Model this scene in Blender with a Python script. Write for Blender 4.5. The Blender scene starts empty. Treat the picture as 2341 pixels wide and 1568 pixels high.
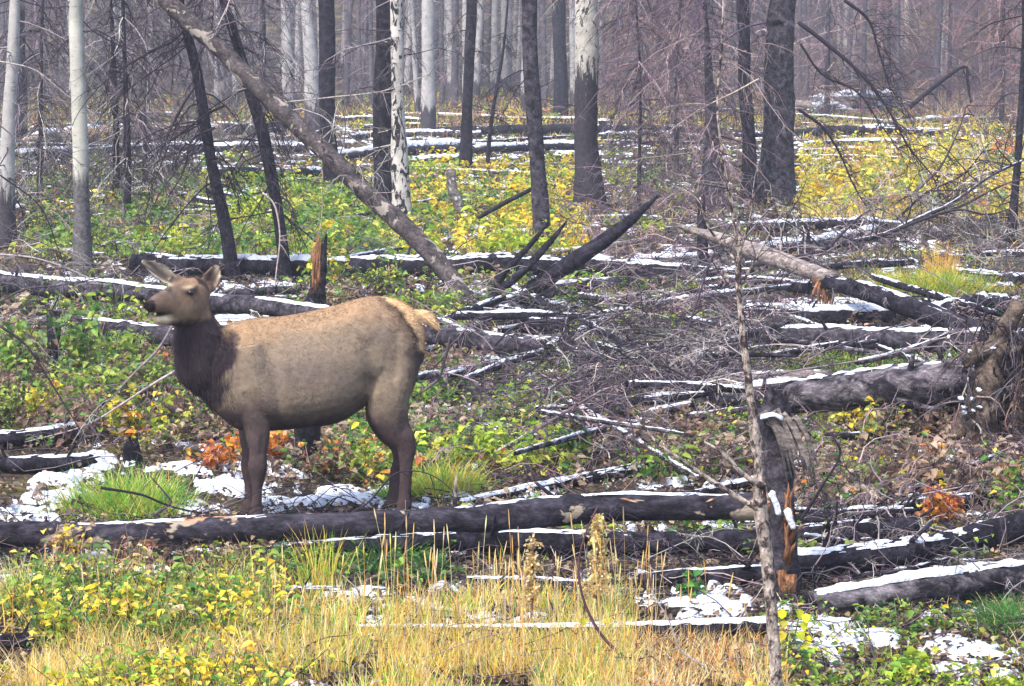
import bpy, math, random
import numpy as np
from mathutils import Vector
random.seed(7); RS = np.random.RandomState(11)
sc = bpy.context.scene
# ------------------------------------------------------------ camera
F = 6022.0; CU, CV = 1170.5, 784.0; HZ = 67.0; CH = 3.2
PITCH = math.atan((CV - HZ) / F)
cam = bpy.data.objects.new('camera', bpy.data.cameras.new('camera')); sc.collection.objects.link(cam)
cam.location = (0, 0, CH); cam.rotation_euler = (math.pi / 2 - PITCH, 0, 0)
cam.data.sensor_fit = 'HORIZONTAL'; cam.data.angle = 2 * math.atan(CU / F); cam.data.clip_end = 3000
sc.camera = cam
# ------------------------------------------------------------ sky and sun
SUN_EL, SUN_AZ = math.radians(56), math.radians(-140)      # high thin cloud, light from behind the camera and left
w = bpy.data.worlds.new('World'); sc.world = w; w.use_nodes = True
nt = w.node_tree; bg = nt.nodes['Background']
sky = nt.nodes.new('ShaderNodeTexSky'); sky.sky_type = 'NISHITA'; sky.sun_disc = False
sky.sun_elevation = SUN_EL; sky.sun_rotation = SUN_AZ; sky.air_density = 1.0; sky.dust_density = 3.0; sky.ozone_density = 1.6
nt.links.new(sky.outputs[0], bg.inputs[0]); bg.inputs[1].default_value = 0.15
sun = bpy.data.objects.new('sun', bpy.data.lights.new('sun', 'SUN')); sc.collection.objects.link(sun)
sun.data.energy = 2.3; sun.data.angle = math.radians(10); sun.data.color = (1.0, 0.91, 0.78)
sd = Vector((math.sin(SUN_AZ) * math.cos(SUN_EL), math.cos(SUN_AZ) * math.cos(SUN_EL), math.sin(SUN_EL)))
sun.rotation_euler = sd.to_track_quat('Z', 'Y').to_euler()
sc.view_settings.view_transform = 'Standard'; sc.view_settings.look = 'None'
sc.view_settings.exposure = 1.42; sc.view_settings.gamma = 1.0
sc.render.resolution_x = 1024; sc.render.resolution_y = 686
# ------------------------------------------------------------ helpers
cp, sp = math.cos(PITCH), math.sin(PITCH)
def rays(u, v):
    a = (np.asarray(u, float) - CU) / F; b = (np.asarray(v, float) - CV) / F
    return a, cp - b * sp, -sp - b * cp
def at_y(u, v, y):                    # world point on the sight line (u,v) at depth y
    dx, dy, dz = rays(u, v); t = y / dy
    return np.array([dx * t, y, CH + dz * t])
def hashn(ix, iy, s):
    n = (ix.astype(np.int64) * 374761393 + iy.astype(np.int64) * 668265263 + s * 2147483647) & 0xffffffff
    n = ((n ^ (n >> 13)) * 1274126177) & 0xffffffff
    return ((n ^ (n >> 16)) & 0xffff) / 65535.0
def vnoise(x, y, s=0):
    x = np.asarray(x, float); y = np.asarray(y, float)
    ix = np.floor(x); iy = np.floor(y); fx = x - ix; fy = y - iy
    fx = fx * fx * (3 - 2 * fx); fy = fy * fy * (3 - 2 * fy)
    a = hashn(ix, iy, s); b = hashn(ix + 1, iy, s); c = hashn(ix, iy + 1, s); d = hashn(ix + 1, iy + 1, s)
    return a + (b - a) * fx + (c - a) * fy + (a - b - c + d) * fx * fy
def fbm(x, y, s=0, o=4):
    r = 0; a = .5; t = 0
    for k in range(o):
        r = r + a * vnoise(np.asarray(x) * 2 ** k, np.asarray(y) * 2 ** k, s + k * 17); t += a; a *= .55
    return r / t
def gz(x, y):
    x = np.asarray(x, float); y = np.asarray(y, float)
    z = (fbm(x * .7, y * .5, 5, 3) - .5) * .12
    far = np.clip((y - 120) / 130, 0, 1)
    return z + far ** 1.5 * 26 + np.clip((np.abs(x) - 70) / 90, 0, 1) * 6
def ground(u, v, lift=0.0):           # where the sight line meets the ground (plus lift)
    dx, dy, dz = rays(u, v); dx = dx + 0 * dz; t = (lift - CH) / np.minimum(dz, -.008); t0 = t
    for _ in range(3): t = (gz(dx * t, dy * t) + lift - CH) / np.minimum(dz, -.008)
    far = np.atleast_1d(dy * t0) > 112
    if far.any():                     # march up the slope at the back
        a, b, c = (np.atleast_1d(q * np.ones_like(t))[far] for q in (dx, dy, dz)); yy = np.linspace(100, 320, 160)[:, None]; tt = yy / b[None]
        hit = (CH + c[None] * tt) < gz(a[None] * tt, yy) + lift; k = hit.argmax(0); t = np.atleast_1d(t).astype(float); t[far] = tt[k, np.arange(len(k))]
        if np.ndim(dz) == 0: t = t[0]
    return np.stack([dx * t, dy * t, CH + dz * t], -1)
def lin(c):
    c = np.asarray(c, float) / 255.0
    return np.where(c <= .04045, c / 12.92, ((c + .055) / 1.055) ** 2.4)
def pal(cols, k=.62): return np.array([lin(c) for c in cols]) * k

def tag(o, label=None, cat=None, group=None, kind=None):
    if label: o['label'] = label
    if cat: o['category'] = cat
    if group: o['group'] = group
    if kind: o['kind'] = kind
    return o
def empty(name, loc, label, cat, group=None):
    o = bpy.data.objects.new(name, None); sc.collection.objects.link(o); o.location = loc; o.empty_display_size = .1
    return tag(o, label, cat, group)
def mesh(name, V, Q, mat, parent=None, col=None, smooth=True, mats=None, T=None):
    """V (n,3) world points, Q (m,4) quads, T (k,3) tris; parented meshes keep world placement"""
    V = np.asarray(V, np.float32).reshape(-1, 3)
    me = bpy.data.meshes.new(name)
    Q = np.asarray(Q, np.int32).reshape(-1, 4); nq = len(Q)
    idx = Q.ravel(); tot = np.full(nq, 4, np.int32)
    if T is not None and len(T):
        T = np.asarray(T, np.int32).reshape(-1, 3); idx = np.concatenate([idx, T.ravel()]); tot = np.concatenate([tot, np.full(len(T), 3, np.int32)])
    if parent is not None: V = V - np.array(parent.location, np.float32)
    me.vertices.add(len(V)); me.vertices.foreach_set('co', V.ravel())
    me.loops.add(len(idx)); me.loops.foreach_set('vertex_index', idx)
    me.polygons.add(len(tot)); st = np.concatenate([[0], np.cumsum(tot)[:-1]]).astype(np.int32)
    me.polygons.foreach_set('loop_start', st); me.polygons.foreach_set('loop_total', tot)
    me.polygons.foreach_set('use_smooth', np.full(len(tot), smooth))
    if col is not None:
        ca = me.color_attributes.new('col', 'FLOAT_COLOR', 'POINT')
        c4 = np.ones((len(V), 4), np.float32); c4[:, :3] = col; ca.data.foreach_set('color', c4.ravel())
    for m in (mats or [mat]): me.materials.append(m)
    me.update(calc_edges=True); me.validate()
    o = bpy.data.objects.new(name, me); sc.collection.objects.link(o)
    if parent is not None: o.parent = parent
    return o
class Acc:                            # collects geometry of ONE object
    def __init__(s): s.V = []; s.Q = []; s.T = []; s.C = []; s.n = 0
    def add(s, V, Q, C=None, T=None):
        V = np.asarray(V).reshape(-1, 3)
        s.V.append(V); s.Q.append(np.asarray(Q, int).reshape(-1, 4) + s.n)
        if T is not None: s.T.append(np.asarray(T, int).reshape(-1, 3) + s.n)
        s.C.append(np.broadcast_to(np.zeros(3) if C is None else np.asarray(C), (len(V), 3)))
        s.n += len(V)
    def out(s, name, mat, parent=None, smooth=True):
        return mesh(name, np.concatenate(s.V), np.concatenate(s.Q), mat, parent, np.concatenate(s.C), smooth,
                    T=np.concatenate(s.T) if s.T else None)
# ------------------------------------------------------------ materials
def newmat(name, rough=.9, spec=.2):
    m = bpy.data.materials.new(name); m.use_nodes = True; n = m.node_tree.nodes; p = n['Principled BSDF']
    p.inputs['Roughness'].default_value = rough; p.inputs['Specular IOR Level'].default_value = spec
    return m, n, m.node_tree.links, p
def ramp(n, stops):
    r = n.new('ShaderNodeValToRGB'); e = r.color_ramp.elements
    while len(e) < len(stops): e.new(.5)
    for i, (p, c) in enumerate(stops): e[i].position = p; e[i].color = (*c, 1)
    return r
def noise(n, l, scale, detail=5, rough=.6, vec=None, dist=0):
    t = n.new('ShaderNodeTexNoise'); t.inputs['Scale'].default_value = scale; t.inputs['Detail'].default_value = detail
    t.inputs['Roughness'].default_value = rough; t.inputs['Distortion'].default_value = dist
    if vec is not None: l.new(vec, t.inputs['Vector'])
    return t
def coords(n, l, sc3=(1, 1, 1), kind='Object'):
    tc = n.new('ShaderNodeTexCoord'); mp = n.new('ShaderNodeMapping'); mp.inputs['Scale'].default_value = sc3
    l.new(tc.outputs[kind], mp.inputs['Vector']); return mp.outputs[0]
def bump(n, l, p, src, strength=.6, dist=.01):
    b = n.new('ShaderNodeBump'); b.inputs['Strength'].default_value = strength; b.inputs['Distance'].default_value = dist
    l.new(src, b.inputs['Height']); l.new(b.outputs[0], p.inputs['Normal'])
def mix(n, l, fac, a, b):
    x = n.new('ShaderNodeMix'); x.data_type = 'RGBA'
    l.new(fac, x.inputs[0])
    for s, i in ((a, 6), (b, 7)):
        if isinstance(s, (tuple, list)): x.inputs[i].default_value = (*s, 1)
        else: l.new(s, x.inputs[i])
    return x.outputs[2]
def bark(name, dark, light, thr=.55, soft=.12, flecks=None, sc3=(1, 1, 1), pscale=9, orange=None):
    """charred bark: two tones in noise patches, optional pale flecks where bark has peeled"""
    m, n, l, p = newmat(name, .92, .15)
    v = coords(n, l, sc3)
    a = noise(n, l, pscale, 8, .7, v, .4)
    r = ramp(n, [(thr - soft, dark), (thr + soft, light)]); l.new(a.outputs['Fac'], r.inputs[0])
    c = r.outputs[0]
    fine = noise(n, l, 32, 6, .8, v)
    fr = ramp(n, [(.34, (.25, .25, .27)), (.5, (.9, .9, .9)), (.68, (2.3, 2.2, 2.3))]); l.new(fine.outputs['Fac'], fr.inputs[0])
    mm = n.new('ShaderNodeMix'); mm.data_type = 'RGBA'; mm.blend_type = 'MULTIPLY'; mm.inputs[0].default_value = .8
    l.new(c, mm.inputs[6]); l.new(fr.outputs[0], mm.inputs[7]); c = mm.outputs[2]
    if flecks:
        b = noise(n, l, flecks[1], 4, .65, v, .8)
        rr = ramp(n, [(flecks[2], (0, 0, 0)), (flecks[2] + .03, (1, 1, 1))]); l.new(b.outputs['Fac'], rr.inputs[0])
        pc = flecks[0]
        if orange:
            b2 = noise(n, l, 6, 3, .6, v)
            r2 = ramp(n, [(.5, flecks[0]), (.58, orange)]); l.new(b2.outputs['Fac'], r2.inputs[0]); pc = r2.outputs[0]
        c = mix(n, l, rr.outputs[0], c, pc)
    l.new(c, p.inputs['Base Color'])
    h = noise(n, l, 28, 8, .75, v, .3); bump(n, l, p, h.outputs['Fac'], 1.0, .03)
    return m
def aspen(name, zc, zs, dark=(.045, .042, .05), pale=(.50, .50, .45), patch=None):
    """pale aspen bark, with lenticels and scars; charred up to about zc metres, ragged"""
    m, n, l, p = newmat(name, .8, .2)
    v = coords(n, l, (1, 1, 1)); vl = coords(n, l, (1, 1, 9))
    a = noise(n, l, 5, 6, .65, v)
    r = ramp(n, [(.35, tuple(x * .66 for x in pale)), (.65, pale)]); l.new(a.outputs['Fac'], r.inputs[0])
    s = noise(n, l, 9, 5, .7, vl)
    rs = ramp(n, [(.60, (0, 0, 0)), (.66, (1, 1, 1))]); l.new(s.outputs['Fac'], rs.inputs[0])
    c = mix(n, l, rs.outputs[0], r.outputs[0], (.06, .055, .055))
    sx = n.new('ShaderNodeSeparateXYZ'); tc = n.new('ShaderNodeTexCoord'); l.new(tc.outputs['Object'], sx.inputs[0])
    b = noise(n, l, 2.2, 6, .75, coords(n, l, (5, 5, .5)))
    md = n.new('ShaderNodeMath'); md.operation = 'MULTIPLY_ADD'; l.new(b.outputs['Fac'], md.inputs[0]); md.inputs[1].default_value = zs
    l.new(sx.outputs[2], md.inputs[2])
    rz = ramp(n, [(.48, (1, 1, 1)), (.52, (0, 0, 0))])
    mr = n.new('ShaderNodeMapRange'); mr.inputs[1].default_value = zc + zs * .5 - 2; mr.inputs[2].default_value = zc + zs * .5 + 2
    l.new(md.outputs[0], mr.inputs[0]); l.new(mr.outputs[0], rz.inputs[0])
    ch = noise(n, l, 22, 6, .7, v); rc = ramp(n, [(.35, tuple(x * .5 for x in dark)), (.7, tuple(x * 1.8 for x in dark))]); l.new(ch.outputs['Fac'], rc.inputs[0])
    c = mix(n, l, rz.outputs[0], c, rc.outputs[0])
    if patch:
        pn = noise(n, l, 5.5, 4, .6, coords(n, l, (1.6, 1.6, .7)), 1.2)
        rp = ramp(n, [(patch - .015, (0, 0, 0)), (patch + .015, (1, 1, 1))]); l.new(pn.outputs['Fac'], rp.inputs[0])
        c = mix(n, l, rp.outputs[0], c, rc.outputs[0])
    l.new(c, p.inputs['Base Color']); bump(n, l, p, a.outputs['Fac'], .5, .02)
    return m
def attr_mat(name, rough=.85, trans=0.0, var=.5, scale=40, spec=.2):
    m, n, l, p = newmat(name, rough, spec)
    a = n.new('ShaderNodeAttribute'); a.attribute_name = 'col'
    t = noise(n, l, scale, 3, .6, coords(n, l))
    r = ramp(n, [(.3, (1 - var,) * 3), (.7, (1 + var * .6,) * 3)]); l.new(t.outputs['Fac'], r.inputs[0])
    mm = n.new('ShaderNodeMix'); mm.data_type = 'RGBA'; mm.blend_type = 'MULTIPLY'; mm.inputs[0].default_value = 1
    l.new(a.outputs['Color'], mm.inputs[6]); l.new(r.outputs[0], mm.inputs[7]); l.new(mm.outputs[2], p.inputs['Base Color'])
    if trans:
        tr = n.new('ShaderNodeBsdfTranslucent'); l.new(mm.outputs[2], tr.inputs[0])
        ms = n.new('ShaderNodeMixShader'); ms.inputs[0].default_value = trans
        l.new(p.outputs[0], ms.inputs[1]); l.new(tr.outputs[0], ms.inputs[2]); l.new(ms.outputs[0], n['Material Output'].inputs[0])
    return m
M = {}
M['char'] = bark('charred_bark', (.010, .009, .015), (.052, .048, .070))
M['char_grey'] = bark('weathered_charred_bark', (.014, .013, .019), (.105, .095, .120), .52, .12)
M['char_pale'] = bark('charred_bark_with_peeled_flecks', (.024, .021, .026), (.13, .112, .112), .5, .14, ((.34, .30, .27), 3.8, .565), (1, 1, 1), 7)
M['char_peel'] = bark('charred_bark_peeling_to_orange_wood', (.011, .010, .016), (.060, .055, .076), .5, .12, ((.40, .33, .26), 3.4, .545), (.45, 1, 1), 9, (.52, .26, .13))
M['tan_wood'] = bark('bare_tan_wood', (.26, .18, .12), (.58, .42, .28), .5, .15, None, (1, 1, 1), 6)
M['grey_wood'] = bark('bare_grey_wood', (.12, .10, .10), (.36, .31, .29), .5, .15, None, (.3, 1, 1), 12)
M['orange_wood'] = bark('splintered_orange_wood', (.07, .04, .03), (.42, .20, .10), .5, .15, None, (3, 3, .6), 10)
M['root'] = bark('root_soil', (.03, .022, .022), (.22, .17, .14), .5, .15, None, (1, 1, 1), 8)
M['far_bark'] = bark('distant_grey_bark', (.04, .037, .048), (.17, .155, .18), .5, .16)
M['silver'] = bark('silvery_burnt_bark', (.018, .016, .024), (.24, .218, .245), .55, .12, None, (.5, 1, 1), 8)
M['aspen'] = aspen('aspen_bark', 1.3, .9, (.10, .095, .10))
M['aspen_char'] = aspen('half_charred_aspen_bark', 2.4, 3.6, (.035, .032, .042), (.50, .48, .44), .61)
M['aspen_patch'] = aspen('flaking_birch_bark', -2, .5, (.018, .016, .02), (.55, .52, .50), .53)
M['aspen_far'] = aspen('distant_aspen_bark', .8, 1.6, (.05, .045, .055), (.42, .41, .41))
M['leaf'] = attr_mat('leaves', .5, .48, .25, 30, .4)
M['grass'] = attr_mat('grass_blades', .6, .42, .2, 20)
M['twig'] = attr_mat('dead_twigs', .9, 0, .4, 30)
M['fur'] = attr_mat('elk_fur', .95, 0, .22, 26, .08)
ms, n_, l_, p_ = newmat('snow', .55, .3); p_.inputs['Base Color'].default_value = (.68, .73, .84, 1)
h_ = noise(n_, l_, 35, 5, .6, coords(n_, l_)); bump(n_, l_, p_, h_.outputs['Fac'], .9, .04); M['snow'] = ms
me_, n_, l_, p_ = newmat('dark_eye', .12, .6); p_.inputs['Base Color'].default_value = (.012, .009, .008, 1); M['eye'] = me_
mg, n, l, p = newmat('forest_floor', .95, .1)
v = coords(n, l)
a = noise(n, l, .9, 6, .65, v); r = ramp(n, [(.36, (.02, .017, .017)), (.5, (.07, .055, .044)), (.6, (.12, .11, .04)), (.72, (.26, .20, .07))]); l.new(a.outputs['Fac'], r.inputs[0])
b = noise(n, l, 22, 6, .75, v); rb = ramp(n, [(.38, (.25, .25, .25)), (.64, (1.9, 1.8, 1.8))]); l.new(b.outputs['Fac'], rb.inputs[0])
mm = n.new('ShaderNodeMix'); mm.data_type = 'RGBA'; mm.blend_type = 'MULTIPLY'; mm.inputs[0].default_value = 1
l.new(r.outputs[0], mm.inputs[6]); l.new(rb.outputs[0], mm.inputs[7]); l.new(mm.outputs[2], p.inputs['Base Color'])
bump(n, l, p, b.outputs['Fac'], 1, .06); M['ground'] = mg
# ------------------------------------------------------------ ground
def grid(xs, ys):
    X, Y = np.meshgrid(xs, ys); nx, ny = len(xs), len(ys)
    i = (np.arange(ny - 1)[:, None] * nx + np.arange(nx - 1)[None, :]).ravel()
    return X, Y, np.stack([i, i + 1, i + nx + 1, i + nx], 1)
ys = np.concatenate([np.linspace(-30, 12, 20)[:-1], np.linspace(12, 30, 300)[:-1], np.geomspace(30, 500, 220)])
xs = np.concatenate([-np.geomspace(8, 320, 40)[::-1][:-1], np.linspace(-8, 8, 260), np.geomspace(8, 320, 40)[1:]])
X, Y, Q = grid(xs, ys)
Z = gz(X, Y) + (fbm(X * 7, Y * 7, 31, 3) - .5) * .05 * (Y < 60)
tag(mesh('ground', np.stack([X, Y, Z], -1), Q, M['ground']), kind='structure')
# ------------------------------------------------------------ tubes
def catmull(P, n):
    P = np.asarray(P, float)
    if len(P) == 2: t = np.linspace(0, 1, n)[:, None]; return P[0] * (1 - t) + P[1] * t
    d = np.linalg.norm(np.diff(P[:, :3], axis=0), axis=1) + 1e-6; s = np.concatenate([[0], np.cumsum(d)])
    tt = np.linspace(0, s[-1], n); out = []
    for t in tt:
        i = min(max(np.searchsorted(s, t) - 1, 0), len(P) - 2); f = (t - s[i]) / d[i]
        p0 = P[i - 1] if i else 2 * P[0] - P[1]; p1, p2 = P[i], P[i + 1]; p3 = P[i + 2] if i + 2 < len(P) else 2 * P[-1] - P[-2]
        out.append(.5 * (2 * p1 + (p2 - p0) * f + (2 * p0 - 5 * p1 + 4 * p2 - p3) * f * f + (3 * p1 - p0 - 3 * p2 + p3) * f ** 3))
    return np.array(out)
def frames(P):
    T = np.gradient(P, axis=0); T /= np.linalg.norm(T, axis=1)[:, None] + 1e-9
    ref = np.array([0, 0, 1.]) if abs(T[:, 2]).mean() < .75 else np.array([0, -1., 0])
    A = np.cross(T, ref); A /= np.linalg.norm(A, axis=1)[:, None] + 1e-9      # sideways
    B = np.cross(A, T)                                                        # up
    return T, A, B
def limb(acc, P, R, sides=14, rough=.08, seed=0, col=None, jag=(0, 0), lobes=0):
    """one tapered, knobbly tube; jag = length of splinters at either end"""
    P = np.asarray(P, float); n = len(P); T, A, B = frames(P)
    th = np.linspace(0, 2 * np.pi, sides, endpoint=False)
    s = np.concatenate([[0], np.cumsum(np.linalg.norm(np.diff(P, axis=0), axis=1))])
    rn = (vnoise(s[:, None] * 2.2 + seed, th[None] * 0.9 + 0 * s[:, None], seed) - .5) * 1.2 + (vnoise(s[:, None] * 14, (np.sin(th) * 2.2 + 7)[None] + 0 * s[:, None], seed + 3) - .5)
    r = np.asarray(R, float)[:, None] * (1 + rough * 1.3 * rn)
    V = P[:, None] + A[:, None] * (np.cos(th)[None] * r)[..., None] + B[:, None] * (np.sin(th)[None] * r)[..., None]
    rs = np.random.RandomState(seed + 5)
    if jag[0]: V[0] -= T[0] * (rs.rand(sides, 1) ** 2 * jag[0])
    if jag[1]: V[-1] += T[-1] * (rs.rand(sides, 1) ** 2 * jag[1])
    i = np.arange(n - 1)[:, None] * sides; j = np.arange(sides)[None]; k = (j + 1) % sides
    Q = np.stack([i + j, i + k, i + sides + k, i + sides + j], -1).reshape(-1, 4)
    V = V.reshape(-1, 3); m0 = len(V)
    V = np.concatenate([V, [P[0] + T[0] * jag[0] * .5], [P[-1] - T[-1] * jag[1] * .5]])
    jj = np.arange(sides); kk = (jj + 1) % sides
    Tt = np.concatenate([np.stack([kk, jj, np.full(sides, m0)], 1), np.stack([(n - 1) * sides + jj, (n - 1) * sides + kk, np.full(sides, m0 + 1)], 1)])
    acc.add(V, Q, col, Tt)
def tubes(acc, P, R, C, sides=3):     # batch of polylines P (N,k,3), R (N,k), C (N,3)
    P = np.asarray(P, float); N, k, _ = P.shape
    T = np.gradient(P, axis=1); T /= np.linalg.norm(T, axis=2)[..., None] + 1e-9
    ref = np.where(np.abs(T[..., 2:3]) > .85, np.array([0, 1., 0]), np.array([0, 0, 1.]))
    A = np.cross(T, ref); A /= np.linalg.norm(A, axis=2)[..., None] + 1e-9; B = np.cross(A, T)
    th = np.arange(sides) * 2 * np.pi / sides + .5
    V = P[:, :, None] + R[:, :, None, None] * (A[:, :, None] * np.cos(th)[:, None] + B[:, :, None] * np.sin(th)[:, None])
    i = (np.arange(N)[:, None, None] * k + np.arange(k - 1)[None, :, None]) * sides; j = np.arange(sides); q = (j + 1) % sides
    Q = np.stack([i + j, i + q, i + sides + q, i + sides + j], -1).reshape(-1, 4)
    acc.add(V.reshape(-1, 3), Q, np.repeat(C, k * sides, axis=0))
def rot_dir(az, el): return np.stack([np.cos(az) * np.cos(el), np.sin(az) * np.cos(el), np.sin(el)], -1)
def curved(N, base, dirv, L, k=6, droop=0.0, wob=.1, rs=RS):
    """N bending polylines from base along dirv"""
    t = np.linspace(0, 1, k)[None, :, None]; L = np.broadcast_to(L, (N,))[:, None, None]
    P = base[:, None] + dirv[:, None] * L * t
    P = P + np.array([0, 0, -1.]) * (np.broadcast_to(droop, (N,))[:, None, None] * L * t ** 2)
    wv = rs.randn(N, 1, 3) * wob * L; w2 = rs.randn(N, 1, 3) * wob * .5 * L
    return P + wv * t ** 2 * .8 + w2 * np.sin(t * 6.0)
def taper(r0, r1, N, k): return np.broadcast_to(r0, (N,))[:, None] * np.linspace(1, r1, k)[None]
def pick(P, n, var=.18, rs=RS):
    c = P[rs.randint(0, len(P), n)]; return np.clip(c * (1 + rs.randn(n, 1) * var) * (1 + rs.randn(n, 3) * .05), .004, .9)
TW_GREY = pal([(140, 130, 134), (110, 102, 112), (80, 72, 84), (178, 170, 170), (62, 55, 66)], .8)
TW_DARK = pal([(56, 50, 62), (78, 68, 80), (42, 38, 48)], .8)
TW_MAUVE = pal([(146, 124, 132), (126, 110, 122), (104, 92, 106), (180, 158, 158), (84, 74, 90)], .8)
TW_RED = pal([(158, 118, 114), (130, 106, 114), (104, 90, 100), (184, 150, 144), (112, 94, 96), (84, 72, 82)], .8)
def branchwork(acc, base, az, el, L, r, pl, nsec=7, droop=.3, k=6, rs=RS, third=True, rmin=.0022):
    """N boughs with side twigs (and finer twigs on those) - one crown's worth"""
    N = len(base)
    P = curved(N, base, rot_dir(az, el), L, k, droop, .10, rs); C = pick(pl, N, .2, rs)
    tubes(acc, P, taper(r, .25, N, k), C, 4)
    if not nsec: return P
    f = rs.uniform(.2, 1, (N, nsec)); i = np.minimum((f * (k - 1)).astype(int), k - 2); g = (f * (k - 1) - i)[..., None]
    ar = np.arange(N)[:, None]; b = P[ar, i] * (1 - g) + P[ar, i + 1] * g
    d = P[:, -1] - P[:, 0]; d /= np.linalg.norm(d, axis=1)[:, None]
    sd_ = d[:, None] * rs.uniform(.2, .9, (N, nsec, 1)) + rs.randn(N, nsec, 3) * np.array([.6, .6, .45]) - np.array([0, 0, .25])
    sd_ /= np.linalg.norm(sd_, axis=2)[..., None]
    L2 = (np.broadcast_to(L, (N,))[:, None] * rs.uniform(.15, .5, (N, nsec)) * (1.15 - f)).ravel()
    M2 = N * nsec; P2 = curved(M2, b.reshape(-1, 3), sd_.reshape(-1, 3), L2, 5, droop * .8, .12, rs)
    r2 = np.maximum(np.repeat(np.broadcast_to(r, (N,)), nsec) * .42, rmin)
    C2 = np.repeat(C, nsec, axis=0) * rs.uniform(.7, 1.4, (M2, 1))
    tubes(acc, P2, taper(r2, .4, M2, 5), C2, 3)
    if third:
        n3 = 3; b3 = P2[:, [1, 2, 3]].reshape(-1, 3); M3 = M2 * n3
        d3 = rs.randn(M3, 3) + np.repeat(sd_.reshape(-1, 3), n3, axis=0) * .8 - np.array([0, 0, .4]); d3 /= np.linalg.norm(d3, axis=1)[:, None]
        P3 = curved(M3, b3, d3, np.repeat(L2, n3) * rs.uniform(.25, .6, M3), 3, droop, .1, rs)
        tubes(acc, P3, taper(np.repeat(r2, n3) * .75, .5, M3, 3), np.repeat(C2, n3, axis=0), 3)
    return P
# ------------------------------------------------------------ leaves and grass
def leaves(acc, pos, az, el, L, W, C, fold=.35, curl=.15, roll=None):
    N = len(pos); d = rot_dir(az, el); s = np.stack([-np.sin(az), np.cos(az), 0 * az], -1); nrm = np.cross(d, s)
    if roll is not None:
        s, nrm = s * np.cos(roll)[:, None] + nrm * np.sin(roll)[:, None], nrm * np.cos(roll)[:, None] - s * np.sin(roll)[:, None]
    L = np.broadcast_to(L, (N,))[:, None]; W = np.broadcast_to(W, (N,))[:, None]
    up = nrm * W * fold; dn = -nrm * L * curl
    V = np.stack([pos, pos + d * L * .3 + s * W * .5 + up, pos + d * L * .72 + s * W * .36 + up * .8 + dn * .6, pos + d * L + dn * 1.2,
                  pos + d * L * .72 - s * W * .36 + up * .8 + dn * .6, pos + d * L * .3 - s * W * .5 + up], 1).reshape(-1, 3)
    b = np.arange(N)[:, None] * 6
    Q = np.concatenate([b + np.array([0, 1, 2, 3]), b + np.array([0, 3, 4, 5])])
    acc.add(V, Q, np.repeat(C, 6, axis=0))
def blades(acc, pos, az, lean, L, W, C, k=4, rs=RS):
    """grass blades rising from pos and bending over towards az; lean 0..1.5"""
    N = len(pos); t = np.linspace(0, 1, k)[None]; L = np.broadcast_to(L, (N,))[:, None]; lean = np.broadcast_to(lean, (N,))[:, None]
    ang = lean * (.35 + 1.1 * t); hx = np.cumsum(np.sin(ang), 1) / k * L; hz = np.cumsum(np.cos(ang), 1) / k * L
    hx = hx - hx[:, :1]; hz = hz - hz[:, :1]
    c = pos[:, None] + np.stack([np.cos(az)[:, None] * hx, np.sin(az)[:, None] * hx, hz], -1)
    fa = rs.uniform(0, np.pi, N); s = np.stack([np.cos(fa), np.sin(fa), 0 * fa], -1)[:, None]
    w = np.broadcast_to(W, (N,))[:, None, None] * np.array([1, .9, .6, .08] if k == 4 else np.linspace(1, .1, k))[None, :, None] * .5
    V = np.stack([c - s * w, c + s * w], 2).reshape(-1, 3)
    b = (np.arange(N)[:, None] * k + np.arange(k - 1)[None]).ravel()[:, None] * 2
    acc.add(V, b + np.array([0, 1, 3, 2]), np.repeat(C, 2 * k, axis=0))
GREEN = pal([(110, 165, 72), (150, 185, 80), (84, 132, 62), (175, 195, 90), (125, 160, 95)], .8)
LIME = pal([(195, 215, 70), (170, 200, 65), (215, 215, 90), (140, 180, 75)], .85)
YEL = pal([(248, 214, 65), (252, 204, 65), (236, 216, 85), (255, 225, 105)], 1.0)
ORG = pal([(246, 165, 80), (240, 140, 75), (250, 185, 90), (205, 120, 85)], .85)
BRN = pal([(160, 130, 112), (130, 108, 98), (185, 158, 135), (110, 92, 90), (205, 182, 160)], .8)
STRAW = pal([(246, 214, 150), (253, 230, 175), (235, 196, 130), (248, 205, 120), (232, 215, 170)], 1.0)
GYEL = pal([(248, 210, 90), (240, 212, 100), (226, 206, 100), (252, 196, 90)], .98)
GGRN = pal([(145, 200, 75), (175, 215, 85), (110, 180, 75), (205, 222, 105)], .82)
DKGR = pal([(90, 150, 75), (110, 168, 80), (72, 125, 72)], .8)
def mixpal(*pw): return np.concatenate([np.repeat(p, w, axis=0) for p, w in pw])
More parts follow.
